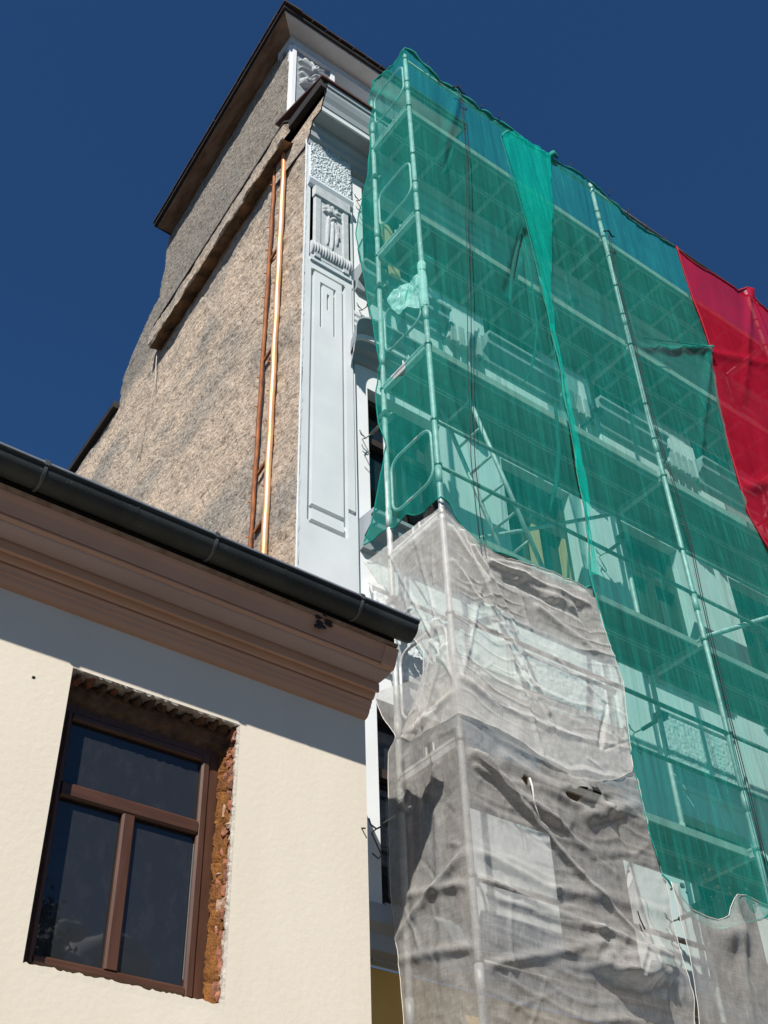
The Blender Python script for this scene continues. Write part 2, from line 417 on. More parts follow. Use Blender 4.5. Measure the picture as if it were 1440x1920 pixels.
# rear wing roof edge
b = B()
b.add([gp(5.46, 12.66, 0.07), gp(9.5, 12.93, 0.07), gp(9.5, 13.05, 0.07), gp(5.46, 12.78, 0.07),
       (9.8, gp(5.3, 0)[1], 12.66), (9.8, gp(9.5, 0)[1], 12.95), (9.8, gp(9.5, 0)[1], 13.07), (9.8, gp(5.3, 0)[1], 12.80)],
      [(0, 1, 2, 3), (4, 7, 6, 5), (0, 4, 5, 1), (3, 2, 6, 7), (0, 3, 7, 4), (1, 5, 6, 2)])
b.build('rear_roof', 'dark', TB)

# ledge along the gable
n = 170
sl_ = np.linspace(0.28, 3.98, n)
prof = [(0.165, 12.42), (0.178, 12.45), (0.172, 12.72), (0.15, 12.76), (0.0, 12.92)]
rows = []
for j, (o_, z_) in enumerate(prof):
    jo = 0.018 * fbm(sl_ * 6, sl_ * 0 + j, 20 + j) if j < 4 else 0 * sl_
    jz = 0.025 * fbm(sl_ * 5, sl_ * 0 + j, 40 + j)
    rows.append(np.stack([4.0 + GD.x * sl_ + GN.x * (o_ + jo), 6.25 + GD.y * sl_ + GN.y * (o_ + jo), z_ + jz], -1))
bl = B().grid(np.array(rows))
for k in (0, -1):
    V = [tuple(r[k]) for r in rows]
    bl.add(V, [tuple(range(len(V)))])
bl.build('gable_ledge', 'stucco', TB)
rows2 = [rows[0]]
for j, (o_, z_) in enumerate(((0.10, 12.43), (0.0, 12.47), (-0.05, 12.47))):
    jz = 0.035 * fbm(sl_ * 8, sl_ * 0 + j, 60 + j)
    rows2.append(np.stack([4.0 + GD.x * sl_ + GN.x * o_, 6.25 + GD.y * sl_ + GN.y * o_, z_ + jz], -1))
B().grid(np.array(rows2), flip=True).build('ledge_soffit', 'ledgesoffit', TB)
b = B()
b.add([gp(0.28, 12.765, 0.175), gp(3.9, 12.765, 0.175), gp(3.9, 12.80, 0.175), gp(0.28, 12.80, 0.175), gp(0.28, 12.97, 0), gp(3.9, 12.97, 0), gp(3.9, 13.02, 0), gp(0.28, 13.02, 0)],
      [(0, 1, 2, 3), (0, 4, 5, 1), (3, 2, 6, 7), (0, 3, 7, 4), (1, 5, 6, 2)])
b.build('ledge_flashing', 'dark', TB)

# ---- facade wall with window openings
WINX = [(4.78, 5.68), (6.48, 7.45), (8.20, 9.12), (9.98, 10.92), (11.72, 12.66), (13.48, 14.4)]
ROWS = [(3.30, 5.04), (6.80, 8.56), (10.30, 12.0)]
YW = 6.30
def facade(Y, x0, x1, z0, z1, openings, depth):
    xs = sorted({x0, x1} | {v for o in openings for v in o[:2]}); zs = sorted({z0, z1} | {v for o in openings for v in o[2:]})
    b = B()
    for i in range(len(xs) - 1):
        for j in range(len(zs) - 1):
            cx = (xs[i] + xs[i + 1]) / 2; cz = (zs[j] + zs[j + 1]) / 2
            if any(o[0] < cx < o[1] and o[2] < cz < o[3] for o in openings): continue
            b.add([(xs[i], Y, zs[j]), (xs[i + 1], Y, zs[j]), (xs[i + 1], Y, zs[j + 1]), (xs[i], Y, zs[j + 1])], [(0, 1, 2, 3)])
    for a, c, d, e in openings:
        q = [(a, d), (c, d), (c, e), (a, e)]
        for k in range(4):
            p_, r_ = q[k], q[(k + 1) % 4]
            b.add([(p_[0], Y, p_[1]), (r_[0], Y, r_[1]), (r_[0], Y + depth, r_[1]), (p_[0], Y + depth, p_[1])], [(0, 3, 2, 1)])
    return b
ops = [(a, c, d, e) for a, c in WINX for d, e in ROWS]
facade(YW, 4.6, 16.0, 2.95, 12.42, ops, 0.24).build('facade_wall', 'white', TB)
# ground floor: ochre plaster, shop openings
gops = [(4.98, 6.2, -1.3, 1.9), (7.2, 9.2, -1.3, 1.9), (10.4, 12.4, -1.3, 1.9)]
facade(YW + 0.01, 4.0, 16.0, -1.6, 2.95, gops, 0.24).build('ground_floor_wall', 'yellow', TB)
b = B()
for a, c, d, e in gops: b.box(a, c, YW + 0.2, YW + 0.22, d, e)
b.build('shop_glazing', 'glassf', TB)
# shop cornice
B().sweepx([(6.30, 2.97), (6.16, 3.0), (6.14, 3.10), (6.06, 3.14), (6.05, 3.26), (6.30, 3.29)], 4.02, 16).build('shop_cornice', 'grey', TB)

# pilaster with cut grooves
xs = [4.0, 4.6]; groove = []
PX0, PX1, PZ0, PZ1 = 4.10, 4.475, 6.50, 9.86
def hline(a, b_, z, w=0.04): groove.append((a, b_, z - w / 2, z + w / 2))
def vline(x, a, b_, w=0.044): groove.append((x - w / 2, x + w / 2, a, b_))
vline(PX0, PZ0, PZ1); vline(PX1, PZ0, PZ1)
hline(PX0, PX1 + 0.013, PZ0, 0.05); hline(PX0, PX1 + 0.013, PZ0 + 0.17, 0.05); hline(PX0, PX1 + 0.013, PZ1, 0.03)
vline(4.205, 9.02, 9.70, 0.03); vline(4.365, 8.98, 9.70, 0.03); hline(4.19, 4.38, 9.70, 0.03); vline(4.285, 9.33, 9.58, 0.028)
hline(4.503, 4.592, 6.80, 0.045); vline(4.588, 6.80, 9.9, 0.016)
xset = sorted({4.0, 4.6, *[v + d for g in groove for v in g[:2] for d in (-0.0012, 0.0012)]})
xset = [x for x in xset if 4.0 <= x <= 4.6]
zset = sorted({2.95, 12.35, *[v + d for g in groove for v in g[2:] for d in (-0.0012, 0.0012)], *np.arange(3, 12.3, 0.25).tolist()})
XX, ZZ = np.meshgrid(xset, zset)
D = np.zeros_like(XX)
for a, c, d, e in groove: D = np.where((XX > a) & (XX < c) & (ZZ > d) & (ZZ < e), 0.042, D)
edge = np.where(XX < 4.005, 0.012 * fbm(ZZ * 9, ZZ * 0, 3), 0)
b = B().grid(np.stack([XX + edge, 6.25 + D, ZZ], -1))
b.add([(4.6, 6.25, 2.95), (4.6, YW, 2.95), (4.6, YW, 12.35), (4.6, 6.25, 12.35)], [(0, 1, 2, 3)])
b.build('pilaster', 'pale', TB)

# rough plaster seam along the gable corner (white paint smeared round the arris)
zs_ = np.arange(4.4, 12.2, 0.03)
w_ = 0.004 + 0.035 * np.abs(fbm(zs_ * 7, zs_ * 0, 77, 3)); dz_ = 0.004
rowa = np.stack([np.full_like(zs_, 3.985), np.full_like(zs_, 6.244), zs_], -1)
rowb = np.stack([3.978 + GD.x * w_ * 0.6, 6.25 + w_ * 0.6, zs_], -1)
rowc = np.stack([3.992 + 0.03 * np.abs(fbm(zs_ * 9, zs_ * 0, 78, 3)), np.full_like(zs_, 6.246), zs_], -1)
B().grid(np.array([rowc, rowa, rowb])).build('corner_plaster', 'pale', TB)

def hf(name, mat, x0, x1, z0, z1, Y, fun, res=0.008, parent=TB, smooth=True, cut=None):
    nx = max(3, int((x1 - x0) / res)); nz = max(3, int((z1 - z0) / res))
    X_, Z_ = np.meshgrid(np.linspace(x0, x1, nx), np.linspace(z0, z1, nz))
    H = fun(X_, Z_)
    H[0, :] = H[-1, :] = 0; H[:, 0] = H[:, -1] = 0
    mk = None if cut is None else np.maximum(np.maximum(H[:-1, :-1], H[1:, 1:]), np.maximum(H[1:, :-1], H[:-1, 1:])) > cut
    return B().grid(np.stack([X_, Y - H, Z_], -1), mk).build(name, mat, parent, smooth=smooth)
def blob(X_, Z_, cx, cz, rx, rz, a, rot=0):
    dx = X_ - cx; dz = Z_ - cz; c, s = math.cos(rot), math.sin(rot)
    u = (dx * c + dz * s) / rx; v = (-dx * s + dz * c) / rz
    return a * np.sqrt(np.clip(1 - u * u - v * v, 0, 1))
def leaf(X_, Z_, p, q, w, a):
    dx, dz = q[0] - p[0], q[1] - p[1]; L = math.hypot(dx, dz)
    t = ((X_ - p[0]) * dx + (Z_ - p[1]) * dz) / (L * L); d = np.abs((X_ - p[0]) * dz - (Z_ - p[1]) * dx) / L
    ww = w * np.sqrt(np.clip(4 * t * (1 - t), 0, 1)) + 1e-6
    prof = np.clip(1 - (d / ww) ** 2, 0, 1) * ((t > 0) & (t < 1))
    vein = 1 - 0.45 * np.exp(-(d / (0.16 * w)) ** 2)
    return a * prof * vein
# roughcast field between capital and cornice
def rc(X_, Z_):
    return 0.010 + 0.030 * np.abs(fbm(X_ * 52, Z_ * 50, 3, 2)) + 0.020 * np.maximum(0, vn(X_ * 95, Z_ * 85, 4))
hf('roughcast_field', 'rough', 4.03, 4.585, 11.42, 12.34, 6.25, rc, 0.0055)
# capital
B().sweepx([(6.25, 11.27), (6.215, 11.29), (6.19, 11.35), (6.20, 11.40), (6.25, 11.42)], 4.01, 4.585).build('capital_abacus', 'greyw', TB)
def cap(X_, Z_):
    u = (X_ - 4.31) / 0.22
    H = np.where(np.abs(u) < 1, 0.05, 0.0)
    H = np.where((np.abs(u) > 0.66) & (np.abs(u) < 1), 0.075, H)
    H = np.maximum(H, np.where((Z_ > 11.10) & (np.abs(u) < 1.05), 0.11, 0))
    zc = 10.19
    H = np.maximum(H, np.where(np.abs(u) < 1.12, 0.13 * np.sqrt(np.clip(1 - ((Z_ - zc) / 0.11) ** 2, 0, 1)), 0) * (1 - 0.28 * (np.sin(X_ * 190) > 0.35)))
    rel = np.zeros_like(X_)
    for k in range(7):
        a = math.radians(-100 + k * 33)
        rel = np.maximum(rel, leaf(X_, Z_, (4.31, 10.93), (4.31 + 0.12 * math.sin(a), 10.93 + 0.14 * math.cos(a)), 0.032, 0.07))
    rel = np.maximum(rel, blob(X_, Z_, 4.27, 10.92, 0.045, 0.05, 0.09))
    rel = np.maximum(rel, blob(X_, Z_, 4.36, 10.96, 0.04, 0.045, 0.085))
    rel = np.maximum(rel, blob(X_, Z_, 4.33, 10.84, 0.04, 0.035, 0.08))
    for x_, z0_, z1_ in ((4.25, 10.35, 10.88), (4.31, 10.3, 10.88), (4.37, 10.42, 10.82)):
        rel = np.maximum(rel, leaf(X_, Z_, (x_, z0_), (x_ + 0.02, z1_), 0.024, 0.05))
    rel = np.maximum(rel, leaf(X_, Z_, (4.40, 10.55), (4.35, 10.80), 0.03, 0.06))
    return 0.5 * np.where(np.abs(u) < 0.7, H + 1.1 * rel, H)
hf('capital_relief', 'relief', 4.05, 4.57, 10.03, 11.27, 6.25, cap, 0.0075)
B().box(4.06, 4.56, 6.228, 6.25, 9.98, 10.06).build('capital_base', 'greyw', TB)

# main cornice
corn = [(6.31, 12.06), (6.235, 12.09), (6.225, 12.17), (6.19, 12.20), (6.185, 12.28), (6.15, 12.33), (6.145, 12.40), (5.985, 12.40), (5.965, 12.415), (5.96, 12.47),
        (5.945, 12.475), (5.93, 12.55), (5.90, 12.62), (5.875, 12.70), (5.872, 12.76), (5.855, 12.765), (5.85, 12.83), (6.31, 12.93)]
B().sweepx(corn[:8] + [(6.0, 12.46), (6.31, 12.47)], 4.0, 16.0, caps=False).build('cornice', 'grey', TB)  # soffit shade is put into the paint as a darker grey
B().sweepx([(5.985, 12.401), (5.965, 12.405), (5.955, 12.47), (6.1, 12.4695)], 4.0, 16.0, caps=False).build('cornice_fillet', 'white', TB)
B().sweepx(corn[9:] + [(6.31, 12.475)], 4.0, 16.0, caps=False).build('cornice_moulding', 'grey', TB)
ce = [(y, z) for y, z in corn] + [(6.9, 13.02), (6.9, 12.06)]
xs_ = [(3.985, y, z) for y, z in ce]
B().add(xs_, [tuple(range(len(xs_) - 1, -1, -1))]).build('cornice_end', 'stucco', TB)
B().sweepx([(5.82, 12.84), (5.82, 12.875), (6.84, 13.22), (6.84, 13.185)], 3.90, 16.0).build('cornice_sheet', 'redsheet', TB)
B().box(3.91, 3.985, 5.86, 6.80, 12.70, 12.86).add([(3.985, 5.87, 12.9), (3.985, 6.84, 13.19), (3.985, 6.84, 12.5), (3.985, 5.9, 12.6)], [(0, 1, 2, 3)]).build('cornice_verge', 'dark', TB)

# attic storey
AX0, AX1, AY = 4.04, 6.62, 6.80
b = B()
pp = [(4.038, AY), (4.74, AY), (4.74, AY + 0.5), (4.085, AY + 0.5)]
b.add([(x, y, z) for z in (13.05, 15.44) for x, y in pp], [(3, 2, 1, 0), (4, 5, 6, 7)] + [(i, (i + 1) % 4, 4 + (i + 1) % 4, 4 + i) for i in range(4)])
b.build('attic_pier', 'white', TB)
B().box(5.90, AX1, AY, AY + 0.5, 13.05, 15.44).build('attic_pier', 'white', TB)
b = B().box(4.742, 5.898, AY + 0.30, AY + 0.5, 13.05, 15.38)
b.build('attic_wall', 'greyw', TB)
B().box(4.742, 5.898, AY + 0.02, AY + 0.29, 13.05, 14.42).build('attic_parapet', 'white', TB)
hf('attic_roughcast', 'rough', 4.76, 5.88, 13.25, 14.38, AY + 0.02, rc, 0.011)
b = B().box(4.03, 6.64, AY - 0.03, AY + 0.29, 15.28, 15.447)
b.build('attic_frieze', 'greyw', TB)
b = B()
b.add([(AX1, AY + 0.5, 13.0), (AX1, 10.6, 13.0), (AX1, 10.6, 15.44), (AX1, AY + 0.5, 15.44)], [(0, 1, 2, 3)])
b.build('attic_side_wall', 'pale', TB)
def attic_relief(cx):
    def f(X_, Z_):
        x = X_ - cx; H = np.zeros_like(X_)
        for a, L, z0 in ((-75, .24, 14.88), (-48, .22, 14.9), (-20, .17, 14.9), (20, .17, 14.9), (48, .22, 14.9), (75, .24, 14.88), (-105, .23, 14.82), (105, .23, 14.82)):
            r = math.radians(a)
            H = np.maximum(H, leaf(X_, Z_, (cx, z0), (cx + L * math.sin(r), z0 + L * math.cos(r)), 0.052, 0.075))
        H = np.maximum(H, blob(X_, Z_, cx, 14.87, 0.06, 0.06, 0.10))
        for a, L, z0 in ((-62, .25, 14.52), (62, .25, 14.52), (-120, .22, 14.5), (120, .24, 14.5), (-160, .26, 14.42), (160, .26, 14.42)):
            r = math.radians(a)
            H = np.maximum(H, leaf(X_, Z_, (cx, z0), (cx + L * math.sin(r), z0 + L * math.cos(r)), 0.06, 0.085))
        H = np.maximum(H, blob(X_, Z_, cx - 0.11, 14.50, 0.09, 0.075, 0.10) * (0.75 + 0.25 * np.sin(60 * np.hypot(X_ - cx + 0.11, Z_ - 14.5))))
        H = np.maximum(H, blob(X_, Z_, cx + 0.03, 14.52, 0.05, 0.05, 0.10))
        for k in range(7): H = np.maximum(H, blob(X_, Z_, cx + 0.01 * (-1) ** k, 14.76 - 0.045 * k, 0.028, 0.024, 0.07))
        H = np.maximum(H, leaf(X_, Z_, (cx + 0.02, 14.4), (cx + 0.06, 14.02), 0.06, 0.07))
        return H
    return f
for cx_ in (4.40, 6.26):
    B().box(cx_ - 0.275, cx_ + 0.275, AY - 0.004, AY + 0.02, 13.95, 15.20).build('relief_ground', 'reliefdark', TB)
    hf('attic_relief', 'relief', cx_ - 0.30, cx_ + 0.30, 13.98, 15.22, AY - 0.003, attic_relief(cx_), 0.0075, cut=0.002)
    b = B()
    for x0, x1, z0, z1 in ((cx_ - 0.33, cx_ - 0.275, 13.5, 15.255), (cx_ + 0.275, cx_ + 0.335, 13.5, 15.255), (cx_ - 0.2745, cx_ + 0.2745, 15.20, 15.255)):
        b.box(x0, x1, AY - 0.035, AY + 0.0, z0, z1)
    b.build('relief_frame', 'white', TB)

# attic roof: white soffit in front, boarded verge at the gable, dark tile edge
def slab(name, mat, pts, z0, z1):
    n_ = len(pts)
    V = [(x, y, z0) for x, y in pts] + [(x, y, z1) for x, y in pts]
    F = [tuple(range(n_ - 1, -1, -1)), tuple(range(n_, 2 * n_))] + [(i, (i + 1) % n_, n_ + (i + 1) % n_, n_ + i) for i in range(n_)]
    return B().add(V, F).build(name, mat, TB)
def gx(s_, off): q = gp(s_, 0, off); return (q[0], q[1])
slab('roof_soffit', 'soffitw', [gx(0.285, 0.235), (6.80, 6.535), (6.80, 6.80), (4.04, 6.80)], 15.45, 15.49)
slab('verge_board', 'board', [gx(0.29, 0.235), gx(0.55, 0.0), gx(4.26, 0.0), gx(4.26, 0.22)], 15.448, 15.487)
slab('roof_edge', 'dark', [gx(0.24, 0.268), (6.85, 6.49), (6.85, 10.62), gx(4.30, 0.268)], 15.49, 15.56)
b = B()
# tiles along the verge and the eave, each a piece
tile = None
for k in range(18):
    s_ = 0.20 + k * 0.229
    za = 15.562 + 0.004 * (k % 3); zb = 15.588 + 0.005 * ((k * 7) % 4)
    B().add([gp(s_, za, 0.29), gp(s_ + 0.22, za, 0.29), gp(s_ + 0.22, zb, 0.29), gp(s_, zb - 0.006, 0.29), gp(s_, za, 0.02), gp(s_ + 0.22, za, 0.02), gp(s_ + 0.22, zb, 0.02), gp(s_, zb, 0.02)],
            [(0, 1, 2, 3), (4, 7, 6, 5), (0, 4, 5, 1), (3, 2, 6, 7), (0, 3, 7, 4), (1, 5, 6, 2)]).build('roof_tile', 'rooftile', TB)
for k in range(14):
    x_ = 3.745 + k * 0.223; z_ = 15.562 + 0.004 * (k % 3)
    B().add([(x_, 6.465 + 0.008 * (k % 2), z_), (x_ + 0.215, 6.465, z_), (x_ + 0.215, 6.80, z_ + 0.05), (x_, 6.80, z_ + 0.05),
             (x_, 6.465, z_ + 0.02), (x_ + 0.215, 6.465, z_ + 0.02), (x_ + 0.215, 6.80, z_ + 0.07), (x_, 6.80, z_ + 0.07)],
            [(0, 3, 2, 1), (4, 5, 6, 7), (0, 1, 5, 4), (2, 3, 7, 6), (0, 4, 7, 3), (1, 2, 6, 5)]).build('roof_tile', 'rooftile', TB)
# main roof behind the cornice
B().add([(6.62, 6.84, 13.19), (16, 6.84, 13.19), (16, 10.5, 15.2), (6.62, 10.5, 15.2)], [(0, 1, 2, 3)]).build('roof', 'rooftile', TB)

# ---- facade mouldings, hoods, sills
b = B()
for z_ in (9.38, 9.47, 9.56):
    b.sweepx([(YW, z_ - 0.03), (YW - 0.035, z_ - 0.02), (YW - 0.04, z_ + 0.02), (YW, z_ + 0.03)], 4.61, 16)
b.build('string_course', 'white', TB)
sill_p = [(YW, -0.34), (YW - 0.05, -0.33), (YW - 0.07, -0.22), (YW - 0.16, -0.15), (YW - 0.17, -0.05), (YW - 0.21, -0.04), (YW - 0.21, 0.0), (YW, 0.02)]
sills = {}
for r_, (d, e) in enumerate(ROWS):
    for a, c in WINX:
        if r_ not in sills:
            b = B().sweepx([(y, z + d) for y, z in sill_p], a - 0.13, c + 0.13)
            sills[r_] = (b.build('window_sill', 'grey', TB), a)
        else: dup(sills[r_][0], (a - sills[r_][1], 0, 0))
# curved hoods over the middle windows
def hood_rows(a, c, P2, zb=8.76, rise=0.30):
    cx = (a + c) / 2; hw = (c - a) / 2 + 0.27
    rows_ = []
    for i in range(61):
        th = math.pi * (1 - i / 60)
        x_ = math.copysign(abs(math.cos(th)) ** 0.42, math.cos(th)); z_ = max(0.0, math.sin(th)) ** 0.55
        rows_.append([(cx + (hw - 0.06 + 0.4 * o_) * x_, YW - o_, zb + (rise + 0.5 * dz) * z_ + 0.5 * dz) for o_, dz in P2])
    return rows_
H_LOW = [(0.0, -0.20), (0.05, -0.19), (0.08, -0.12), (0.13, -0.10), (0.15, -0.05), (0.16, -0.02)]
H_BAND = [(0.16, -0.02), (0.185, -0.015), (0.19, 0.05)]
H_TOP = [(0.19, 0.05), (0.215, 0.06), (0.24, 0.10), (0.265, 0.15), (0.27, 0.17), (0.29, 0.175), (0.29, 0.20), (0.0, 0.24)]
h0 = B().grid(np.array(hood_rows(*WINX[0], H_TOP)), flip=True).build('window_hood', 'grey', TB, smooth=False)
h1 = B().grid(np.array(hood_rows(*WINX[0], H_BAND)), flip=True).build('hood_band', 'white', TB)
h2 = B().grid(np.array(hood_rows(*WINX[0], H_LOW)), flip=True).build('hood_soffit', 'grey', TB)
for a, c in WINX[1:4]:
    for h_ in (h0, h1, h2): dup(h_, (a - WINX[0][0], 0, 0))
# spandrel panels of roughcast under the middle windows, first-floor hood band
for a, c in WINX[:4]:
    hf('spandrel_panel', 'rough', a, c + 0.12, 5.38, 6.10, YW, lambda X_, Z_: 0.7 * rc(X_, Z_), 0.014)
    b = B()
    for x0, x1, z0, z1 in ((a - 0.07, c + 0.19, 6.12, 6.16), (a - 0.07, c + 0.19, 5.30, 5.34), (a - 0.07, a - 0.03, 5.345, 6.115), (c + 0.15, c + 0.19, 5.345, 6.115)):
        b.box(x0, x1, YW - 0.03, YW, z0, z1)
    b.build('spandrel_frame', 'white', TB)
# bracketed piers between upper windows (the shouldered shapes seen through the net)
for (a0, c0), (a1, c1) in zip(WINX[:4], WINX[1:5]):
    x0, x1 = c0 + 0.08, a1 - 0.08
    hf('pier_roughcast', 'rough', x0 + 0.06, x1 - 0.06, 10.62, 11.7, YW, lambda X_, Z_: 0.6 * rc(X_, Z_), 0.014)
    b = B()
    b.box(x0 - 0.03, x1 + 0.03, YW - 0.10, YW, 11.75, 11.9)
    b.build('pier_cap', 'white', TB)
    B().box(x0, x1, YW - 0.06, YW, 10.36, 10.56).build('pier_base', 'white', TB)
    B().box(x0 + 0.08, x1 - 0.08, YW - 0.09, YW, 9.98, 10.34).build('pier_console', 'white', TB)
    b = B()
    for k in range(4): b.box(x0 + 0.1 + 0.12 * k, x0 + 0.17 + 0.12 * k, YW - 0.12, YW - 0.091, 9.9, 10.2)
    b.build('console_ornament', 'relief', TB)
# windows
def window(a, c, d, e, mat, mull):
    y0 = YW + 0.12
    W_ = B().box(a, a + 0.07, y0, y0 + 0.07, d, e).box(c - 0.07, c, y0, y0 + 0.07, d, e).box(a + 0.071, c - 0.071, y0, y0 + 0.07, e - 0.08, e).box(a + 0.071, c - 0.071, y0, y0 + 0.07, d, d + 0.08)
    W_ = W_.build('window', mat, TB)
    cx = (a + c) / 2; zt = d + (e - d) * 0.68
    B().box(cx - 0.05, cx + 0.05, y0 - 0.012, y0 + 0.065, d + 0.081, zt - 0.04).build('mullion', mull, W_)
    if mull != mat: B().box(c - 0.11, c - 0.071, y0 - 0.02, y0 + 0.06, d + 0.01, zt - 0.04).build('timber_strip', mull, W_)
    B().box(a + 0.071, c - 0.071, y0 - 0.008, y0 + 0.06, zt - 0.038, zt + 0.038).build('transom', mat, W_)
    B().box(a + 0.05, c - 0.05, y0 + 0.072, y0 + 0.085, d + 0.05, e - 0.05).build('pane', 'glassf', W_)
for k, (a, c) in enumerate(WINX):
    for r_, (d, e) in enumerate(ROWS):
        window(a, c, d, e, 'framedark', 'timber' if (r_ == 1 and k == 1) else 'framedark')
# back of the rooms so that nothing is hollow, far end
B().add([(16, 6.3, -1.6), (16, 14, -1.6), (16, 14, 13), (16, 6.3, 13)], [(0, 1, 2, 3)]).build('far_wall', 'white', TB)

# iron ladder rails on the gable
LD = thing('wall_ladder', 'rusty iron ladder with two rails fixed upright on the stucco gable', 'ladder', gp(0.6, 4.8, 0.05))
for s0, s1, r_, mat, zt in ((0.68, 0.775, 0.020, 'rust', 12.46), (0.455, 0.50, 0.031, 'rustlight', 12.52)):
    zz_ = np.linspace(5.6, zt, 60)
    pl = [gp(s0 + (s1 - s0) * (1 - i / 59) + 0.004 * math.sin(i * 0.9), z_, 0.055) for i, z_ in enumerate(zz_)]
    rail = B().tube(pl, r_, 10).build('rail', mat, LD, True)
    # folded flange on the left side of the rail
    fl = [[gp(s0 + (s1 - s0) * (1 - i / 59) + r_ + w, z_, o_) for w, o_ in ((-0.012, 0.05), (0.018, 0.045), (0.02, 0.035), (-0.012, 0.035))] for i, z_ in enumerate(zz_)]
    B().grid(np.array(fl)).build('flange', 'rust', LD)
for k in range(15):
    z_ = 6.4 + 0.41 * k
    t_ = (12.46 - z_) / 6.86
    for s_ in (0.705 + 0.095 * t_, 0.492 + 0.045 * t_):
        B().obox(gp(s_ + 0.012, z_, 0.045), gp(s_ + 0.035, z_ + 0.02, 0.075), 0.010, 0.012).build('rail_clip', 'rust', LD)
for z_ in (12.28, 10.72, 9.1, 7.55, 6.85):
    B().obox(gp(0.48, z_ + 0.02, 0.04), gp(0.72, z_ - 0.03, 0.04), 0.025, 0.035).build('rung', 'rust', LD)
# loose cable
cp = [(3.99, 12.83), (3.95, 12.4), (3.9, 12.0), (3.84, 11.65), (3.92, 11.3), (4.05, 11.05), (4.12, 10.6), (4.3, 10.1), (4.42, 9.6)]
B().tube([gp(s_ - 0.0, z_, 0.055 + (0.07 if z_ > 12.6 else 0.0)) for s_, z_ in cp], 0.007, 5).build('loose_cable', 'wire', None, True,
    'thin pale cable hanging loose below the ledge on the stucco gable', 'cable')

# ================================================================== CORNER HOUSE
HS = thing('corner_house', 'low cream plastered house with brown moulded cornice, gutter and brown window', 'house', (1.0, 5.4, -1.6))
HY = 5.40
WX0, WX1, WZ0, WZ1 = 2.003, 3.078, 2.140, 3.772
# front wall: grid with slightly ragged opening
b = facade(HY, -9.0, 4.0, -1.6, 4.16, [(WX0, WX1, WZ0, WZ1)], 0.02)
b.add([(4.0, HY, -1.6), (4.0, 12.0, -1.6), (4.0, 12.0, 4.16), (4.0, HY, 4.16)], [(0, 1, 2, 3)])
b.build('wall', 'cream', HS)
# left and bottom reveal, plaster skin edge on the right
B().add([(WX0, HY + 0.02, WZ0), (WX0, HY + 0.02, WZ1), (WX0 + 0.01, 5.66, WZ1), (WX0 + 0.01, 5.66, WZ0)], [(0, 1, 2, 3)]).build('window_reveal', 'mortar', HS)
def jag(n_, s_): return fbm(np.arange(n_) * 0.9, np.zeros(n_), s_, 3)
zz_ = np.linspace(WZ0, WZ1, 90); j1 = 0.016 * jag(90, 3); j2 = 0.02 * jag(90, 4)
r0 = np.stack([np.full(90, WX1), np.full(90, HY - 0.001), zz_], -1)
r1 = np.stack([WX1 - 0.012 + j1 * 0.5, np.full(90, HY + 0.012), zz_], -1)
r2 = np.stack([WX1 - 0.004 + j2 * 0.5, HY + 0.045 + j1, zz_], -1)
r3 = np.stack([WX1 + 0.05 + j2 * 0, np.full(90, HY + 0.06), zz_], -1)
B().grid(np.array([r0, r1, r2, r3])).build('plaster_edge', 'mortar', HS)
xx_ = np.linspace(WX0, WX1, 70); j1 = 0.014 * jag(70, 13); j2 = 0.02 * jag(70, 14)
r0 = np.stack([xx_, np.full(70, HY - 0.001), np.full(70, WZ1 + 0.001)], -1)
r1 = np.stack([xx_, np.full(70, HY + 0.004), WZ1 - 0.008 + j1], -1)
r2 = np.stack([xx_, np.full(70, HY + 0.05), WZ1 + 0.004 + j2], -1)
r3 = np.stack([xx_, np.full(70, HY + 0.19), WZ1 + 0.03 + 0 * j2], -1)
B().grid(np.array([r0, r1, r2, r3])).build('lintel_edge', 'mortar', HS)
xx_ = np.linspace(WX0, WX1, 70); j1 = 0.012 * jag(70, 23)
r0 = np.stack([xx_, np.full(70, HY), np.full(70, WZ0 - 0.03)], -1)
r1 = np.stack([xx_, np.full(70, HY - 0.001), WZ0 + 0.006 + j1], -1)
r2 = np.stack([xx_, np.full(70, 5.66), np.full(70, WZ0 - 0.01)], -1)
B().grid(np.array([r0, r1, r2])).build('sill_edge', 'cream', HS)
# recess behind bricks
B().add([(WX1 + 0.03, HY + 0.03, WZ0), (WX1 + 0.03, 5.7, WZ0), (WX1 + 0.03, 5.7, WZ1 + 0.05), (WX1 + 0.03, HY + 0.03, WZ1 + 0.05)], [(0, 3, 2, 1)]).build('masonry_face', 'brick', HS)
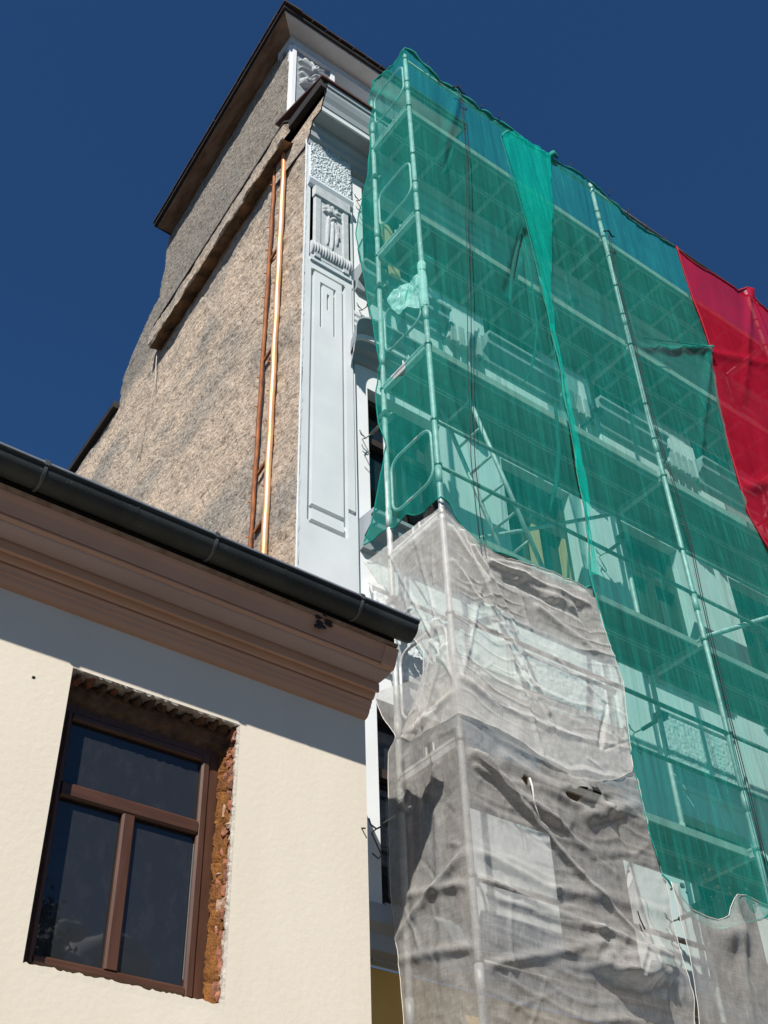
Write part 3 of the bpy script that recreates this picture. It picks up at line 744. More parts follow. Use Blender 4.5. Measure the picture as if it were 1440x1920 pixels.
# broken bricks of the jamb
def rock(cx, cy, cz, sx, sy, sz, seed):
    r = random.Random(seed)
    V = []
    for i in (-1, 0, 1):
        for k in range(6):
            t = 2 * math.pi * k / 6 + r.uniform(-0.3, 0.3); q = (1.0 if i == 0 else 0.72) * r.uniform(0.72, 1.2)
            V.append((cx + sx * q * math.cos(t), cy + sy * q * math.sin(t), cz + sz * i * r.uniform(0.7, 1.15)))
    F = [(i * 6 + k, i * 6 + (k + 1) % 6, (i + 1) * 6 + (k + 1) % 6, (i + 1) * 6 + k) for i in range(2) for k in range(6)]
    F += [(5, 4, 3, 2, 1, 0), (12, 13, 14, 15, 16, 17)]
    return B().add(V, F)
z_ = WZ0 + 0.01; k = 0
while z_ < WZ1 - 0.03:
    hgt = random.choice((0.025, 0.04, 0.055, 0.07, 0.085))
    for q in range(2):
        dz = random.uniform(0, hgt * 0.5) if q else 0
        rock(WX1 + random.uniform(-0.006, 0.02), HY + (0.062 if q else 0.095) + random.uniform(-0.01, 0.015), z_ + hgt / 2 + dz, random.uniform(0.018, 0.036), random.uniform(0.022, 0.038), hgt * random.uniform(0.35, 0.6), 100 + k).build('brick', random.choice(['brick', 'brick', 'brickdark', 'brick', 'brickdark', 'brick', 'brickdark', 'brick', 'mortarp']), HS)
        k += 1
    z_ += hgt * 0.92
x_ = WX0 + 0.03
while x_ < WX1 - 0.02:
    w_ = random.uniform(0.05, 0.09)
    rock(x_ + w_ / 2, HY + 0.10 + random.uniform(-0.015, 0.02), WZ1 + 0.004 + random.uniform(-0.024, 0.008), w_ / 2 * random.uniform(0.7, 1.3), 0.075, random.uniform(0.018, 0.035), 300 + k).build('brick', random.choice(['rubble_shade', 'rubble_shade', 'brickdark', 'rubble_shade']), HS)  # bricks under the lintel, their shade put into the colour
    x_ += w_ + 0.012; k += 1
# mounting foam squeezed beside and above the frame
n_ = 320; m_ = 26
zz_ = np.linspace(WZ0 + 0.01, WZ1 - 0.12, n_); tt = np.linspace(0, 1, m_)
T_, Zf = np.meshgrid(tt, zz_)
lump = 0.034 * np.abs(fbm(Zf * 9, T_ * 3, 51, 4)) + 0.022 * np.abs(fbm(Zf * 26, T_ * 7, 52, 3))
cleft = 0.05 * np.exp(-((((Zf * 6.1 + 0.35 * np.sin(Zf * 9) + 0.5 * T_) % 1.0) - 0.5) / 0.07) ** 2) + 0.05 * np.clip(vn(Zf * 22, T_ * 5, 57) - 0.18, 0, 1)
Xf = 3.040 + 0.045 * T_ - 0.6 * cleft * 0 + 0.2 * lump
Yf = 5.575 - 0.105 * np.sin(T_ * math.pi * 0.75) - lump * 1.2 + cleft
B().grid(np.stack([Xf, Yf, Zf], -1)).build('insulating_foam', 'foam', HS, smooth=True)
xx_ = np.linspace(WX0 + 0.04, WX1, 110); T_, Xf = np.meshgrid(tt, xx_)
lump = 0.018 * np.abs(fbm(Xf * 9, T_ * 3, 61, 4))
B().grid(np.stack([Xf, 5.575 - 0.06 * np.sin(T_ * math.pi * 0.7) - lump, 3.655 + 0.13 * T_ - lump], -1), flip=True).build('shaded_foam', 'rubble_shade', HS, smooth=True)  # foam above the frame, coloured dark for the lintel shade
# window: outer frame, sash profile, bars, panes
FY = 5.57
def ringbox(x0, x1, z0, z1, wl_, wr_, wb_, wt_, y0, y1):
    o_ = [(x0, z0), (x1, z0), (x1, z1), (x0, z1)]; i_ = [(x0 + wl_, z0 + wb_), (x1 - wr_, z0 + wb_), (x1 - wr_, z1 - wt_), (x0 + wl_, z1 - wt_)]
    V = [(x, y, z) for y in (y0, y1) for x, z in o_ + i_]
    F = []
    for k in range(4):
        m_ = (k + 1) % 4
        F += [(k, m_, 4 + m_, 4 + k), (8 + k, 12 + k, 12 + m_, 8 + m_), (k, 8 + k, 8 + m_, m_), (4 + k, 4 + m_, 12 + m_, 12 + k)]
    return B().add(V, F)
HW = ringbox(2.012, 3.052, 2.165, 3.66, 0.063, 0.062, 0.047, 0.05, FY, FY + 0.07).build('window', 'framebrown', HS)
def bev(x0, x1, z0, z1, y, axis, w=0.012):
    """bar with bevelled long edges"""
    bb = B()
    if axis == 'z':
        p_ = [(x0, y + 0.03), (x0, y + w), (x0 + w, y), (x1 - w, y), (x1, y + w), (x1, y + 0.03)]
        V = [(a, b_, z) for z in (z0, z1) for a, b_ in p_]
    else:
        p_ = [(z0, y + 0.03), (z0, y + w), (z0 + w, y), (z1 - w, y), (z1, y + w), (z1, y + 0.03)]
        V = [(x, b_, a) for x in (x0, x1) for a, b_ in p_]
    n_ = 6
    F = [(i, i + 1, n_ + i + 1, n_ + i) for i in range(5)] + [(0, 1, 2, 3, 4, 5), (11, 10, 9, 8, 7, 6)]
    return bb.add(V, F)
SY = FY - 0.014
bev(2.076, 2.112, 2.215, 3.61, SY, 'z').build('sash_stile', 'framebrown', HW)
bev(2.932, 2.988, 2.215, 3.61, SY, 'z').build('sash_stile', 'framebrown', HW)
bev(2.112, 2.932, 2.213, 2.262, SY + 0.001, 'x').build('sash_rail', 'framehoriz', HW)
bev(2.112, 2.932, 3.562, 3.609, SY + 0.001, 'x').build('sash_rail', 'framehoriz', HW)
bev(2.112, 2.932, 3.100, 3.186, SY - 0.004, 'x').build('transom', 'framehoriz', HW)
bev(2.476, 2.556, 2.262, 3.100, SY - 0.002, 'z').build('mullion', 'framebrown', HW)
for x0, x1, z0, z1 in ((2.105, 2.94, 3.18, 3.57), (2.105, 2.482, 2.255, 3.105), (2.55, 2.94, 2.255, 3.105)):
    B().box(x0, x1, FY + 0.022, FY + 0.028, z0, z1).build('pane', 'glass', HW)
B().box(2.0, 3.06, FY + 0.072, FY + 0.09, 2.15, 3.68).build('window_back', 'framedark', HW)
B().obox((2.929, FY + 0.010, 2.30), (2.929, FY + 0.010, 3.05), 0.004, 0.004, (0, 1, 0)).build('glazing_bead', 'zinclight', HW)

# cornice, swept; boards; gutter
c1 = [(5.40, 4.118), (5.372, 4.125), (5.352, 4.150), (5.345, 4.172), (5.336, 4.176), (5.330, 4.196), (5.318, 4.214), (5.317, 4.232), (5.308, 4.232), (5.306, 4.222), (5.296, 4.232), (5.278, 4.262), (5.262, 4.270), (5.256, 4.270), (5.254, 4.248), (5.238, 4.250), (5.236, 4.308), (5.40, 4.309)]
B().sweepx(c1, -9.0, 4.0).build('cornice', 'brown', HS)
B().sweepx([(5.40, 4.3105), (5.237, 4.3105), (5.16, 4.3105), (5.11, 4.318), (5.104, 4.326), (5.40, 4.33)], -9.0, 3.995).build('cornice_soffit', 'mauve', HS)
B().sweepx([(5.40, 4.331), (5.104, 4.3275), (5.094, 4.329), (5.083, 4.340), (5.082, 4.360), (5.076, 4.360), (5.074, 4.350), (5.066, 4.375), (5.048, 4.42), (5.030, 4.452), (5.026, 4.462), (5.40, 4.464)], -9.0, 4.0).build('cornice_cove', 'brown', HS)
B().sweepx([(5.40, 4.465), (5.016, 4.465), (5.005, 4.482), (5.40, 4.484)], -9.0, 3.99).build('cornice_board', 'board', HS)
B().sweepx([(5.42, 4.50), (5.02, 4.50), (5.02, 4.56), (5.42, 4.56)], -9.0, 3.97).build('eave_gap_shade', 'dark', HS)  # black strip stands in for the shaded gap behind the gutter
# mitre break of the moulding near the corner
B().sweepx([(y - 0.012, z + 0.001) for y, z in [(5.104, 4.3275), (5.094, 4.332), (5.080, 4.346), (5.066, 4.375), (5.048, 4.42), (5.030, 4.452), (5.07, 4.46)]], 3.90, 4.004).build('cornice_return', 'brown', HS)
# rotten spot under the gutter
b = B()
for q in range(9): b.add(rock(3.42 + random.uniform(-0.06, 0.06), 5.01 + random.uniform(0, 0.02), 4.455 - 0.012 * q + 0.03, 0.03, 0.008, 0.013, 700 + q).v[0], rock(0, 0, 0, 1, 1, 1, 1).f)
b.build('rotten_patch', 'dark', HS)
gc = (4.948, 4.585); GR = 0.088
arc = [(gc[0] + GR * math.cos(t), gc[1] + GR * math.sin(t)) for t in np.linspace(math.radians(178), math.radians(368), 24)]
inner = [(gc[0] + (GR - 0.005) * math.cos(t), gc[1] + (GR - 0.005) * math.sin(t)) for t in np.linspace(math.radians(368), math.radians(178), 24)]
def gut(x0, x1):
    nx = 40; rows_ = []
    for i in range(nx):
        x_ = x0 + (x1 - x0) * i / (nx - 1); dz = 0.003 * math.sin(x_ * 1.3)
        rows_.append([(x_, y, z + dz) for y, z in arc + inner + arc[:1]])
    bb = B().grid(np.array(rows_), flip=True)
    bb.add(rows_[-1][:24], [tuple(range(24))])
    return bb
GT = gut(-9.0, 4.05).build('gutter', 'zinc', HS, smooth=True)
B().tube([(-9.0, 4.858, 4.594), (4.052, 4.858, 4.594)], 0.011, 8).build('gutter_bead', 'zinc', GT, smooth=True)
for x_ in (2.02, 3.02): 
    B().grid(np.array([[(x_ + d, gc[0] + (GR + 0.003) * math.cos(t), gc[1] + (GR + 0.003) * math.sin(t)) for t in np.linspace(math.radians(182), math.radians(364), 20)] for d in (0.0, 0.012)]), flip=True).build('gutter_seam', 'zinc', GT)
for x_ in (-0.65, 0.40, 1.46, 2.54, 3.60):
    b = B()
    ar = [(gc[0] + (GR + 0.007) * math.cos(t), gc[1] + (GR + 0.007) * math.sin(t)) for t in np.linspace(math.radians(176), math.radians(350), 20)]
    b.grid(np.array([[(x_ - 0.009, y, z) for y, z in ar], [(x_ + 0.009, y, z) for y, z in ar]]), flip=True)
    b.grid(np.array([[(x_ - 0.009, y, z) for y, z in ar], [(x_ - 0.009, y * 0.9 + gc[0] * 0.1, z * 0.9 + gc[1] * 0.1) for y, z in ar]]))
    b.box(x_ - 0.016, x_ + 0.016, 4.846, 4.862, 4.59, 4.625)
    b.build('gutter_bracket', 'zincmid', GT, smooth=False)
B().add([(-9.0, 4.852, 4.606), (4.06, 4.852, 4.606), (4.06, 5.05, 4.655), (-9.0, 5.05, 4.655), (-9.0, 4.852, 4.618), (4.06, 4.852, 4.618), (4.06, 5.05, 4.667), (-9.0, 5.05, 4.667)],
        [(0, 3, 2, 1), (4, 5, 6, 7), (0, 1, 5, 4), (1, 2, 6, 5), (2, 3, 7, 6), (3, 0, 4, 7)]).build('eaves_flashing', 'zinclight', HS)
B().add([(-9.0, 5.0, 4.59), (4.02, 5.0, 4.59), (4.02, 10.0, 6.4), (-9.0, 10.0, 6.4), (-9.0, 5.0, 4.64), (4.02, 5.0, 4.64), (4.02, 10.0, 6.45), (-9.0, 10.0, 6.45)],
        [(0, 3, 2, 1), (4, 5, 6, 7), (0, 1, 5, 4), (1, 2, 6, 5), (2, 3, 7, 6), (3, 0, 4, 7)]).build('roof', 'rooftile', HS)
for x_, z_, L_ in ((1.793, 3.632, 0.012), (3.957, 3.351 - 0.97 + 0.0, 0.02)):
    pass
B().tube([(3.957, HY, 3.351), (3.962, HY - 0.03, 3.340)], 0.005, 6).build('nail', 'dark', HS)
rock(1.795, HY, 3.632, 0.011, 0.006, 0.008, 5).build('drill_hole', 'dark', HS)

# ================================================================== SCAFFOLD
SF = thing('scaffold', 'galvanised steel facade scaffold with plank decks, standing behind green and grey nets', 'scaffold', (4.668, 5.24, -1.6))
SX = [4.668, 7.670, 10.680, 13.69]; YO, YI = 5.24, 5.905
LV = [0.12, 2.12, 4.12, 6.12, 8.12, 10.12, 12.12]
first = {}
def inst(key, make, off, name, mat, smooth=True):
    """first call makes the part, later calls copy it to the new place"""
    if key not in first:
        first[key] = (make().build(name, mat, SF, smooth=smooth), Vector(off))
        return first[key][0]
    o, p0 = first[key]
    return dup(o, Vector(off) - p0)
for x in SX:
    for y in (YO, YI):
        top = 13.27 if y == YO else 13.15
        inst(('std', y), lambda: B().tube([(x, y, -1.55), (x, y, top)], 0.0242, 12), (x, y, 0), 'standard', 'steel')
        inst(('base', y), lambda: B().box(x - 0.07, x + 0.07, y - 0.07, y + 0.07, -1.47, -1.455), (x, y, 0), 'base_plate', 'steel', False)
        for z in LV:
            inst('collar', lambda: B().tube([(x, y, z + 0.32), (x, y, z + 0.5)], 0.0285, 12), (x, y, z), 'spigot_collar', 'steel')
            for dz in ((0.0, 0.52, 1.04) if y == YO else (0.0,)):
                if z + dz > 13.2: continue
                inst('ros', lambda: B().tube([(x, y, z + dz - 0.008), (x, y, z + dz + 0.008)], 0.036, 12).obox((x + 0.03, y + 0.02, z + dz - 0.03), (x + 0.03, y + 0.02, z + dz + 0.04), 0.02, 0.03, (0, 1, 0)), (x, y, z + dz), 'coupler', 'coupler', False)
for z in LV:
    for x in SX:
        t = inst('tran', lambda: B().box(x - 0.025, x + 0.025, YO + 0.03, YI - 0.03, z - 0.05, z + 0.0).box(x - 0.03, x - 0.022, YO + 0.03, YI - 0.03, z + 0.001, z + 0.025), (x, 0, z), 'transom_beam', 'steel', False)
    for i in range(3):
        x0 = SX[i]
        for dz in (0.52, 1.04):
            if z > 12 and dz > 1: dz = 1.02
            if 7 < z < 12: continue
            if z > 12 and dz < 1: continue
            inst(('rail'), lambda: B().tube([(x0 + 0.03, YO + 0.0, z + dz), (x0 + 2.97, YO + 0.0, z + dz)], 0.019, 8), (x0, 0, z + dz), 'guardrail', 'coupler')
        if z > 7.5: inst('toe', lambda: B().box(x0 + 0.04, x0 + 2.96, YO + 0.035, YO + 0.06, z - 0.01, z + 0.075), (x0, 0, z), 'toe_board', 'toe', False)
        frame = z > 9.0
        for k in range(2):
            y0 = YO + 0.065 + k * 0.30
            d = inst(('deck', frame, k), lambda: B().box(x0 + 0.03, x0 + 2.97, y0 + 0.02, y0 + 0.265, z + 0.008, z + 0.02), (x0, 0, z), 'deck_panel', 'ply', False)
            inst(('drail', k), lambda: B().box(x0 + 0.03, x0 + 2.97, y0, y0 + 0.018, z - 0.04, z + 0.022).box(x0 + 0.03, x0 + 2.97, y0 + 0.267, y0 + 0.285, z - 0.04, z + 0.022), (x0, 0, z), 'deck_rail', 'decksteel', False)
            if frame:
                for q in range(7):
                    xq = x0 + 0.22 + q * 0.426
                    inst(('rung', k), lambda: B().box(xq - 0.022, xq + 0.022, y0 + 0.019, y0 + 0.266, z - 0.034, z - 0.004), (xq, 0, z), 'deck_rung', 'decksteel', False)
# rounded end-guard loops at the left end
def loop(x, z):
    ya, yb, za, zb, r = YO + 0.06, YI - 0.06, z + 0.42, z + 1.02, 0.12
    P_ = []
    for cy, cz, a0 in ((yb - r, zb - r, 0), (ya + r, zb - r, 90), (ya + r, za + r, 180), (yb - r, za + r, 270)):
        for k in range(6):
            a = math.radians(a0 + k * 18); P_.append((x, cy + r * math.cos(a), cz + r * math.sin(a)))
    P_.append(P_[0])
    return B().tube(P_, 0.0135, 8, cap=False)
for z in LV:
    if z > 3: inst('loop', lambda: loop(SX[0], z), (0, 0, z), 'end_guard', 'steel')
    inst('pin', lambda: B().tube([(SX[0], YO + 0.28, z + 0.0), (SX[0], YO + 0.28, z + 0.11)], 0.009, 6).tube([(SX[0], YO + 0.36, z + 0.0), (SX[0], YO + 0.36, z + 0.11)], 0.009, 6), (0, 0, z), 'locking_pin', 'steel')
# diagonal braces, inclined access ladder
B().tube([(7.70, YO + 0.05, 6.18), (10.65, YO + 0.05, 7.98)], 0.024, 10).build('brace', 'steel', SF, True)
B().tube([(7.70, YO + 0.05, 4.2), (10.65, YO + 0.05, 2.2)], 0.024, 10).build('brace', 'steel', SF, True)
B().tube([(4.70, YI + 0.03, 6.2), (7.64, YI + 0.03, 8.1)], 0.02, 10).build('brace', 'steel', SF, True)
for y_ in (5.45, 5.78):
    B().tube([(5.25, y_, 8.10), (6.0, y_, 6.14)], 0.021, 8).build('ladder_rail', 'steel', SF, True)
for k in range(7):
    t = (k + 0.5) / 7
    B().tube([(5.25 + 0.75 * t, 5.45, 8.10 - 1.96 * t), (5.25 + 0.75 * t, 5.78, 8.10 - 1.96 * t)], 0.014, 8).build('ladder_rung', 'steel', SF, True)
# wall ties with hooks
for z in (11.55, 9.62, 7.78, 5.68, 3.9):
    for x in (SX[0], SX[1], SX[2]):
        def mk():
            bb = B().tube([(x + 0.045, YI - 0.06, z), (x + 0.045, 6.16, z)], 0.020, 8)
            return bb
        inst('tie', mk, (x, 0, z), 'wall_tie', 'coupler')
        inst('hook', lambda: B().tube([(x + 0.045, 6.14, z), (x + 0.03, 6.235, z), (x - 0.02, 6.235, z + 0.02), (x - 0.04, 6.23, z + 0.06)], 0.007, 6).tube([(x + 0.03, 6.24, z), (x - 0.02, 6.225, z - 0.05), (x + 0.06, 6.225, z - 0.19), (x + 0.03, 6.22, z - 0.23), (x - 0.02, 6.225, z - 0.20)], 0.006, 6), (x, 0, z), 'tie_hook', 'coupler')
        inst('tiec', lambda: B().box(x - 0.03, x + 0.075, YI - 0.04, YI + 0.05, z - 0.03, z + 0.03), (x, 0, z), 'tie_coupler', 'coupler', False)

# ================================================================== NETS
def poly(pts, n):
    P_ = np.array(pts, float); d = np.r_[0, np.cumsum(np.hypot(*(P_[1:] - P_[:-1]).T))]
    t = np.linspace(0, d[-1], n)
    return np.stack([np.interp(t, d, P_[:, 0]), np.interp(t, d, P_[:, 1])], -1)
def coons(top, bot, left, right, nu, nv):
    """top/bot run left->right, left/right run top->bottom"""
    T, Bo = poly(top, nu), poly(bot, nu); L, R = poly(left, nv), poly(right, nv)
    u = np.linspace(0, 1, nu)[None, :, None]; v = np.linspace(0, 1, nv)[:, None, None]
    P_ = (1 - v) * T[None] + v * Bo[None] + (1 - u) * L[:, None] + u * R[:, None]
    P_ -= (1 - u) * (1 - v) * T[0] + u * (1 - v) * T[-1] + (1 - u) * v * Bo[0] + u * v * Bo[-1]
    return P_
def segridge(X_, Z_, p, q, w, a, taper=True):
    dx, dz = q[0] - p[0], q[1] - p[1]; L2 = dx * dx + dz * dz
    t = np.clip(((X_ - p[0]) * dx + (Z_ - p[1]) * dz) / L2, 0, 1)
    d2 = (X_ - p[0] - t * dx) ** 2 + (Z_ - p[1] - t * dz) ** 2
    return a * np.exp(-d2 / (w * w)) * ((1 - 0.6 * t) if taper else 1)
def jit(pts, amp, n, s_):
    """resample a polyline and roughen it"""
    P_ = poly(pts, n); q = np.arange(n) * 0.6
    P_ = P_ + amp * np.stack([fbm(q, q * 0, s_, 3), fbm(q, q * 0 + 5, s_ + 9, 3)], -1)
    P_[0] = pts[0]; P_[-1] = pts[-1]
    return P_.tolist()
def hem(name, pts3, r, mat, parent):
    return B().tube(pts3, r, 6).build(name, mat, parent, smooth=True)
seam = [(6.03, 12.73), (6.10, 12.0), (6.19, 11.14), (6.24, 10.18), (6.28, 9.51), (6.29, 8.79), (6.30, 7.97), (6.27, 7.40), (6.28, 6.96), (6.20, 6.15)]
seamlow = [(6.20, 6.15), (6.23, 5.61), (6.33, 5.14), (6.29, 4.56), (6.33, 3.84), (6.38, 3.57)]
# --- green net, left sheet (front + left end)
topL = [(4.624, 13.30), (4.75, 13.30), (4.93, 13.17), (5.15, 13.10), (5.41, 13.10), (5.75, 13.06), (6.04, 13.13), (6.5, 13.06), (6.90, 13.10)]
rightL = [(6.90, 13.10), (6.74, 11.9), (6.48, 10.74), (6.36, 9.9), (6.31, 9.3), (6.315, 8.79), (6.32, 7.97), (6.30, 7.4), (6.305, 6.96), (6.22, 6.05)]
botL = jit([(4.624, 6.24), (4.72, 6.20), (4.87, 6.0), (4.97, 5.90), (5.3, 5.93), (5.53, 5.95), (5.88, 5.93), (6.22, 6.05)], 0.03, 40, 5)
leftL = [(4.624, 13.30), (4.624, 6.24)]
P_ = coons(topL, botL, leftL, rightL, 150, 300)
X_, Z_ = P_[..., 0], P_[..., 1]
def green_disp(X_, Z_):
    d = 0.05 * fbm(X_ * 1.1, Z_ * 0.35, 3, 3) + 0.028 * fbm(X_ * 7, Z_ * 0.45, 4, 3) + 0.010 * fbm(X_ * 24, Z_ * 1.1, 6, 2)
    return d
D = green_disp(X_, Z_)
ramp_l = np.clip((X_ - 4.624) / 0.25, 0, 1)
D = D * ramp_l
for p, q, w, a in (((4.70, 8.35), (5.05, 6.3), 0.05, 0.06), ((4.72, 9.3), (4.9, 8.0), 0.05, 0.05), ((6.15, 10.9), (5.75, 9.6), 0.05, -0.06), ((6.15, 10.9), (6.05, 9.2), 0.03, -0.05), ((5.4, 13.0), (5.0, 11.2), 0.06, 0.05)):
    D = D + segridge(X_, Z_, p, q, w, a)
D = D * np.clip((X_ - 4.624) / 0.12, 0, 1)
gl = B().grid(np.stack([X_, 5.190 - D, Z_], -1))
topS = [(5.190, 13.30), (5.35, 13.22), (5.5, 13.28), (5.65, 13.36), (5.80, 13.44)]
leftS = [(5.80, 13.44), (5.92, 13.04), (5.90, 12.3), (5.94, 11.61), (6.16, 11.17), (6.22, 10.83), (6.10, 10.0), (5.97, 9.15), (5.88, 8.36), (5.98, 8.13), (5.96, 7.7), (5.87, 7.38), (6.0, 7.0), (6.07, 6.78), (6.23, 6.45)]
botS = [(5.190, 6.24), (5.35, 6.27), (5.54, 6.31), (5.66, 6.42), (5.82, 6.39), (5.98, 6.46), (6.1, 6.45), (6.23, 6.45)]
Q_ = coons(topS, botS, [(5.190, 13.30), (5.190, 6.24)], leftS, 60, 300)
Ys, Zs = Q_[..., 0], Q_[..., 1]
ed = np.clip((Ys - 5.190) / 0.2, 0, 1)
DS = (0.05 * fbm(Ys * 2.5, Zs * 0.5, 13, 3) + 0.025 * fbm(Ys * 9, Zs * 0.8, 14, 3) + 0.03 * fbm(Ys * 1.2, Zs * 1.6, 15, 3)) * ed
for p, q, w, a in (((5.3, 9.2), (5.75, 6.5), 0.05, 0.06), ((5.86, 8.3), (5.35, 8.9), 0.05, 0.05), ((5.22, 8.3), (5.6, 6.6), 0.04, -0.05), ((5.8, 13.2), (5.3, 12.2), 0.05, 0.04)):
    DS = DS + segridge(Ys, Zs, p, q, w, a) * ed
gl.grid(np.stack([4.624 - DS, Ys, Zs], -1), flip=True)
GL = gl.build('debris_net', 'green', None, True, 'green debris net wrapped round the left end of the scaffold, left of the bright overlap', 'netting', 'green nets on the scaffold')
Le = [(4.632 - DS[i, -1], Ys[i, -1], Zs[i, -1]) for i in range(0, 300, 3)]
hem('hem', Le, 0.006, 'greenhem', GL)
Be = [(X_[-1, i], 5.193 - D[-1, i], Z_[-1, i]) for i in range(0, 150, 2)]
hem('hem', Be, 0.009, 'greenhem', GL)
hem('hem', [(4.632 - DS[-1, i], Ys[-1, i], Zs[-1, i]) for i in range(0, 60, 2)], 0.006, 'greenhem', GL)
hem('top_roll', [(X_[0, i], 5.19 - D[0, i] - 0.012 * abs(math.sin(i * 0.21)), Z_[0, i] + 0.012 * math.sin(i * 0.13)) for i in range(0, 150, 3)], [0.010 + 0.016 * abs(math.sin(i * 0.17)) for i in range(0, 150, 3)], 'greenhem', GL)
hem('top_roll', [(4.63, Ys[0, i], Zs[0, i]) for i in range(0, 60, 3)], [0.008 + 0.012 * abs(math.sin(i * 0.3)) for i in range(0, 60, 3)], 'greenhem', GL)
# gathered strands behind the net
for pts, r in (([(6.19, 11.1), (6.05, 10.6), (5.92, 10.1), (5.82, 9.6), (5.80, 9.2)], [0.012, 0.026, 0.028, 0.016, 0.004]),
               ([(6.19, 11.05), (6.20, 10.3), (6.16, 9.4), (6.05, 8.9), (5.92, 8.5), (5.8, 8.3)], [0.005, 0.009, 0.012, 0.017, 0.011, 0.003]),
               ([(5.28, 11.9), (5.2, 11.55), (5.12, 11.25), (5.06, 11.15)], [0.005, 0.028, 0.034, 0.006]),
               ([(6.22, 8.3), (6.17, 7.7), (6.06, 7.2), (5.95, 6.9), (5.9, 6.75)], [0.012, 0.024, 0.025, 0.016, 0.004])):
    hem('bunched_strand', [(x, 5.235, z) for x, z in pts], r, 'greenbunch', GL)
for x, z in ((5.41, 13.10), (5.75, 13.06), (6.04, 13.13), (4.93, 13.17)):
    hem('cable_tie', [(x, 5.17, z), (x + 0.01, 5.15, z + 0.06), (x + 0.03, 5.14, z + 0.12)], 0.006, 'black', GL)

# --- green net, right sheet
topR = [(6.03, 12.73), (6.20, 13.02), (6.5, 13.05), (6.86, 13.09), (7.2, 13.10), (7.59, 13.16), (7.72, 13.15), (7.89, 13.08), (8.15, 12.95), (8.41, 12.90), (8.7, 12.89), (9.02, 12.95), (9.13, 13.01)]
RG = [(9.13, 13.01), (9.15, 12.0), (9.16, 11.04), (9.14, 10.85), (9.0, 9.91), (8.93, 9.2), (8.87, 8.21), (9.05, 7.77), (9.25, 7.2), (9.3, 6.0), (9.32, 4.0), (9.32, 3.6)]
botR = jit([(6.38, 3.57), (6.55, 3.36), (6.80, 3.25), (7.0, 3.32), (7.3, 3.45), (7.57, 3.56), (8.2, 3.5), (9.32, 3.6)], 0.04, 40, 8)
leftR = seam + seamlow[1:]
P_ = coons(topR, botR, leftR, RG, 170, 300)
X2, Z2 = P_[..., 0], P_[..., 1]
D2 = green_disp(X2 + 3, Z2) + 0.02 * fbm(X2 * 13 + Z2 * 2.2, Z2 * 0.5, 91, 3) * np.clip((X2 - 7.5) / 0.6, 0, 1)
for p, q, w, a in (((7.45, 3.55), (7.2, 4.6), 0.05, 0.05), ((7.45, 3.55), (7.7, 4.7), 0.05, 0.05), ((7.3, 3.55), (6.9, 4.2), 0.05, 0.04), ((9.1, 10.9), (7.8, 10.1), 0.04, 0.06), ((9.1, 10.9), (8.3, 8.6), 0.05, 0.05), ((8.9, 8.3), (8.2, 9.6), 0.06, 0.05)):
    D2 = D2 + segridge(X2, Z2, p, q, w, a)
D2 = np.clip(D2, -0.02, 0.2)
gr = B().grid(np.stack([X2, 5.180 - D2, Z2], -1))
GRN = gr.build('debris_net', 'greens', None, True, 'green debris net right of the bright overlap, hanging between the overlap and the red net', 'netting', 'green nets on the scaffold')
hem('hem', [(X2[i, 0], 5.174 - D2[i, 0], Z2[i, 0]) for i in range(0, 300, 3)], 0.004, 'greenhem', GRN)
hem('hem', [(X2[-1, i], 5.178 - D2[-1, i], Z2[-1, i]) for i in range(0, 170, 3)], 0.008, 'greenhem', GRN)
hem('top_roll', [(X2[0, i], 5.172 - D2[0, i], Z2[0, i] + 0.01 * math.sin(i * 0.2)) for i in range(0, 170, 3)], [0.008 + 0.012 * abs(math.sin(i * 0.15)) for i in range(0, 170, 3)], 'greenhem', GRN)
# bunched overlap strand running down the seam
sp = poly(seam[3:] + seamlow[1:3], 60)
hem('bunched_strand', [(x + 0.015 * math.sin(i * 0.5), 5.16, z) for i, (x, z) in enumerate(sp)], [0.005 + 0.010 * abs(math.sin(i * 0.37)) * (1 - i / 80) for i in range(60)], 'greenhem', GRN)
Fp = coons([(6.03, 12.73), (6.25, 13.03), (6.86, 13.08)], [(6.25, 9.3), (6.31, 9.3)], seam[:4] + [(6.25, 9.3)], [(6.86, 13.08), (6.72, 11.9), (6.49, 10.74), (6.36, 9.9), (6.31, 9.3)], 50, 140)
Xf, Zf = Fp[..., 0], Fp[..., 1]
B().grid(np.stack([Xf, 5.150 - 0.025 * fbm(Xf * 9, Zf * 0.8, 44, 3) - 0.015 * fbm(Xf * 30 + Zf * 3, Zf * 0.6, 45, 2), Zf], -1)).build('folded_edge', 'greenfold', GRN, True)
Fp = coons([(6.25, 9.4), (6.31, 9.4)], [(6.20, 6.15), (6.25, 6.15)], [(6.25, 9.4), (6.27, 8.79), (6.28, 7.97), (6.24, 7.40), (6.26, 6.96), (6.20, 6.15)], [(6.31, 9.4), (6.34, 8.79), (6.34, 7.97), (6.33, 7.4), (6.32, 6.96), (6.25, 6.15)], 20, 120)
Xf, Zf = Fp[..., 0], Fp[..., 1]
B().grid(np.stack([Xf + 0.02 * fbm(Xf * 12, Zf * 2.2, 46, 3), 5.145 - 0.05 * fbm(Xf * 30, Zf * 0.9, 47, 3), Zf], -1)).build('folded_edge', 'greenfold', GRN, True)
sp = poly([(6.86, 13.05), (6.93, 13.17), (7.0, 13.12)], 8)
hem('knot', [(x, 5.15, z) for x, z in sp], [0.01, 0.03, 0.04, 0.045, 0.04, 0.03, 0.02, 0.01], 'greenhem', GRN)
for x, z in ((7.9, 13.1), (8.2, 12.96), (8.52, 12.9), (8.9, 12.94), (7.2, 13.1)):
    hem('cable_tie', [(x, 5.17, z), (x + 0.01, 5.15, z + 0.06), (x + 0.03, 5.14, z + 0.12)], 0.006, 'black', GRN)

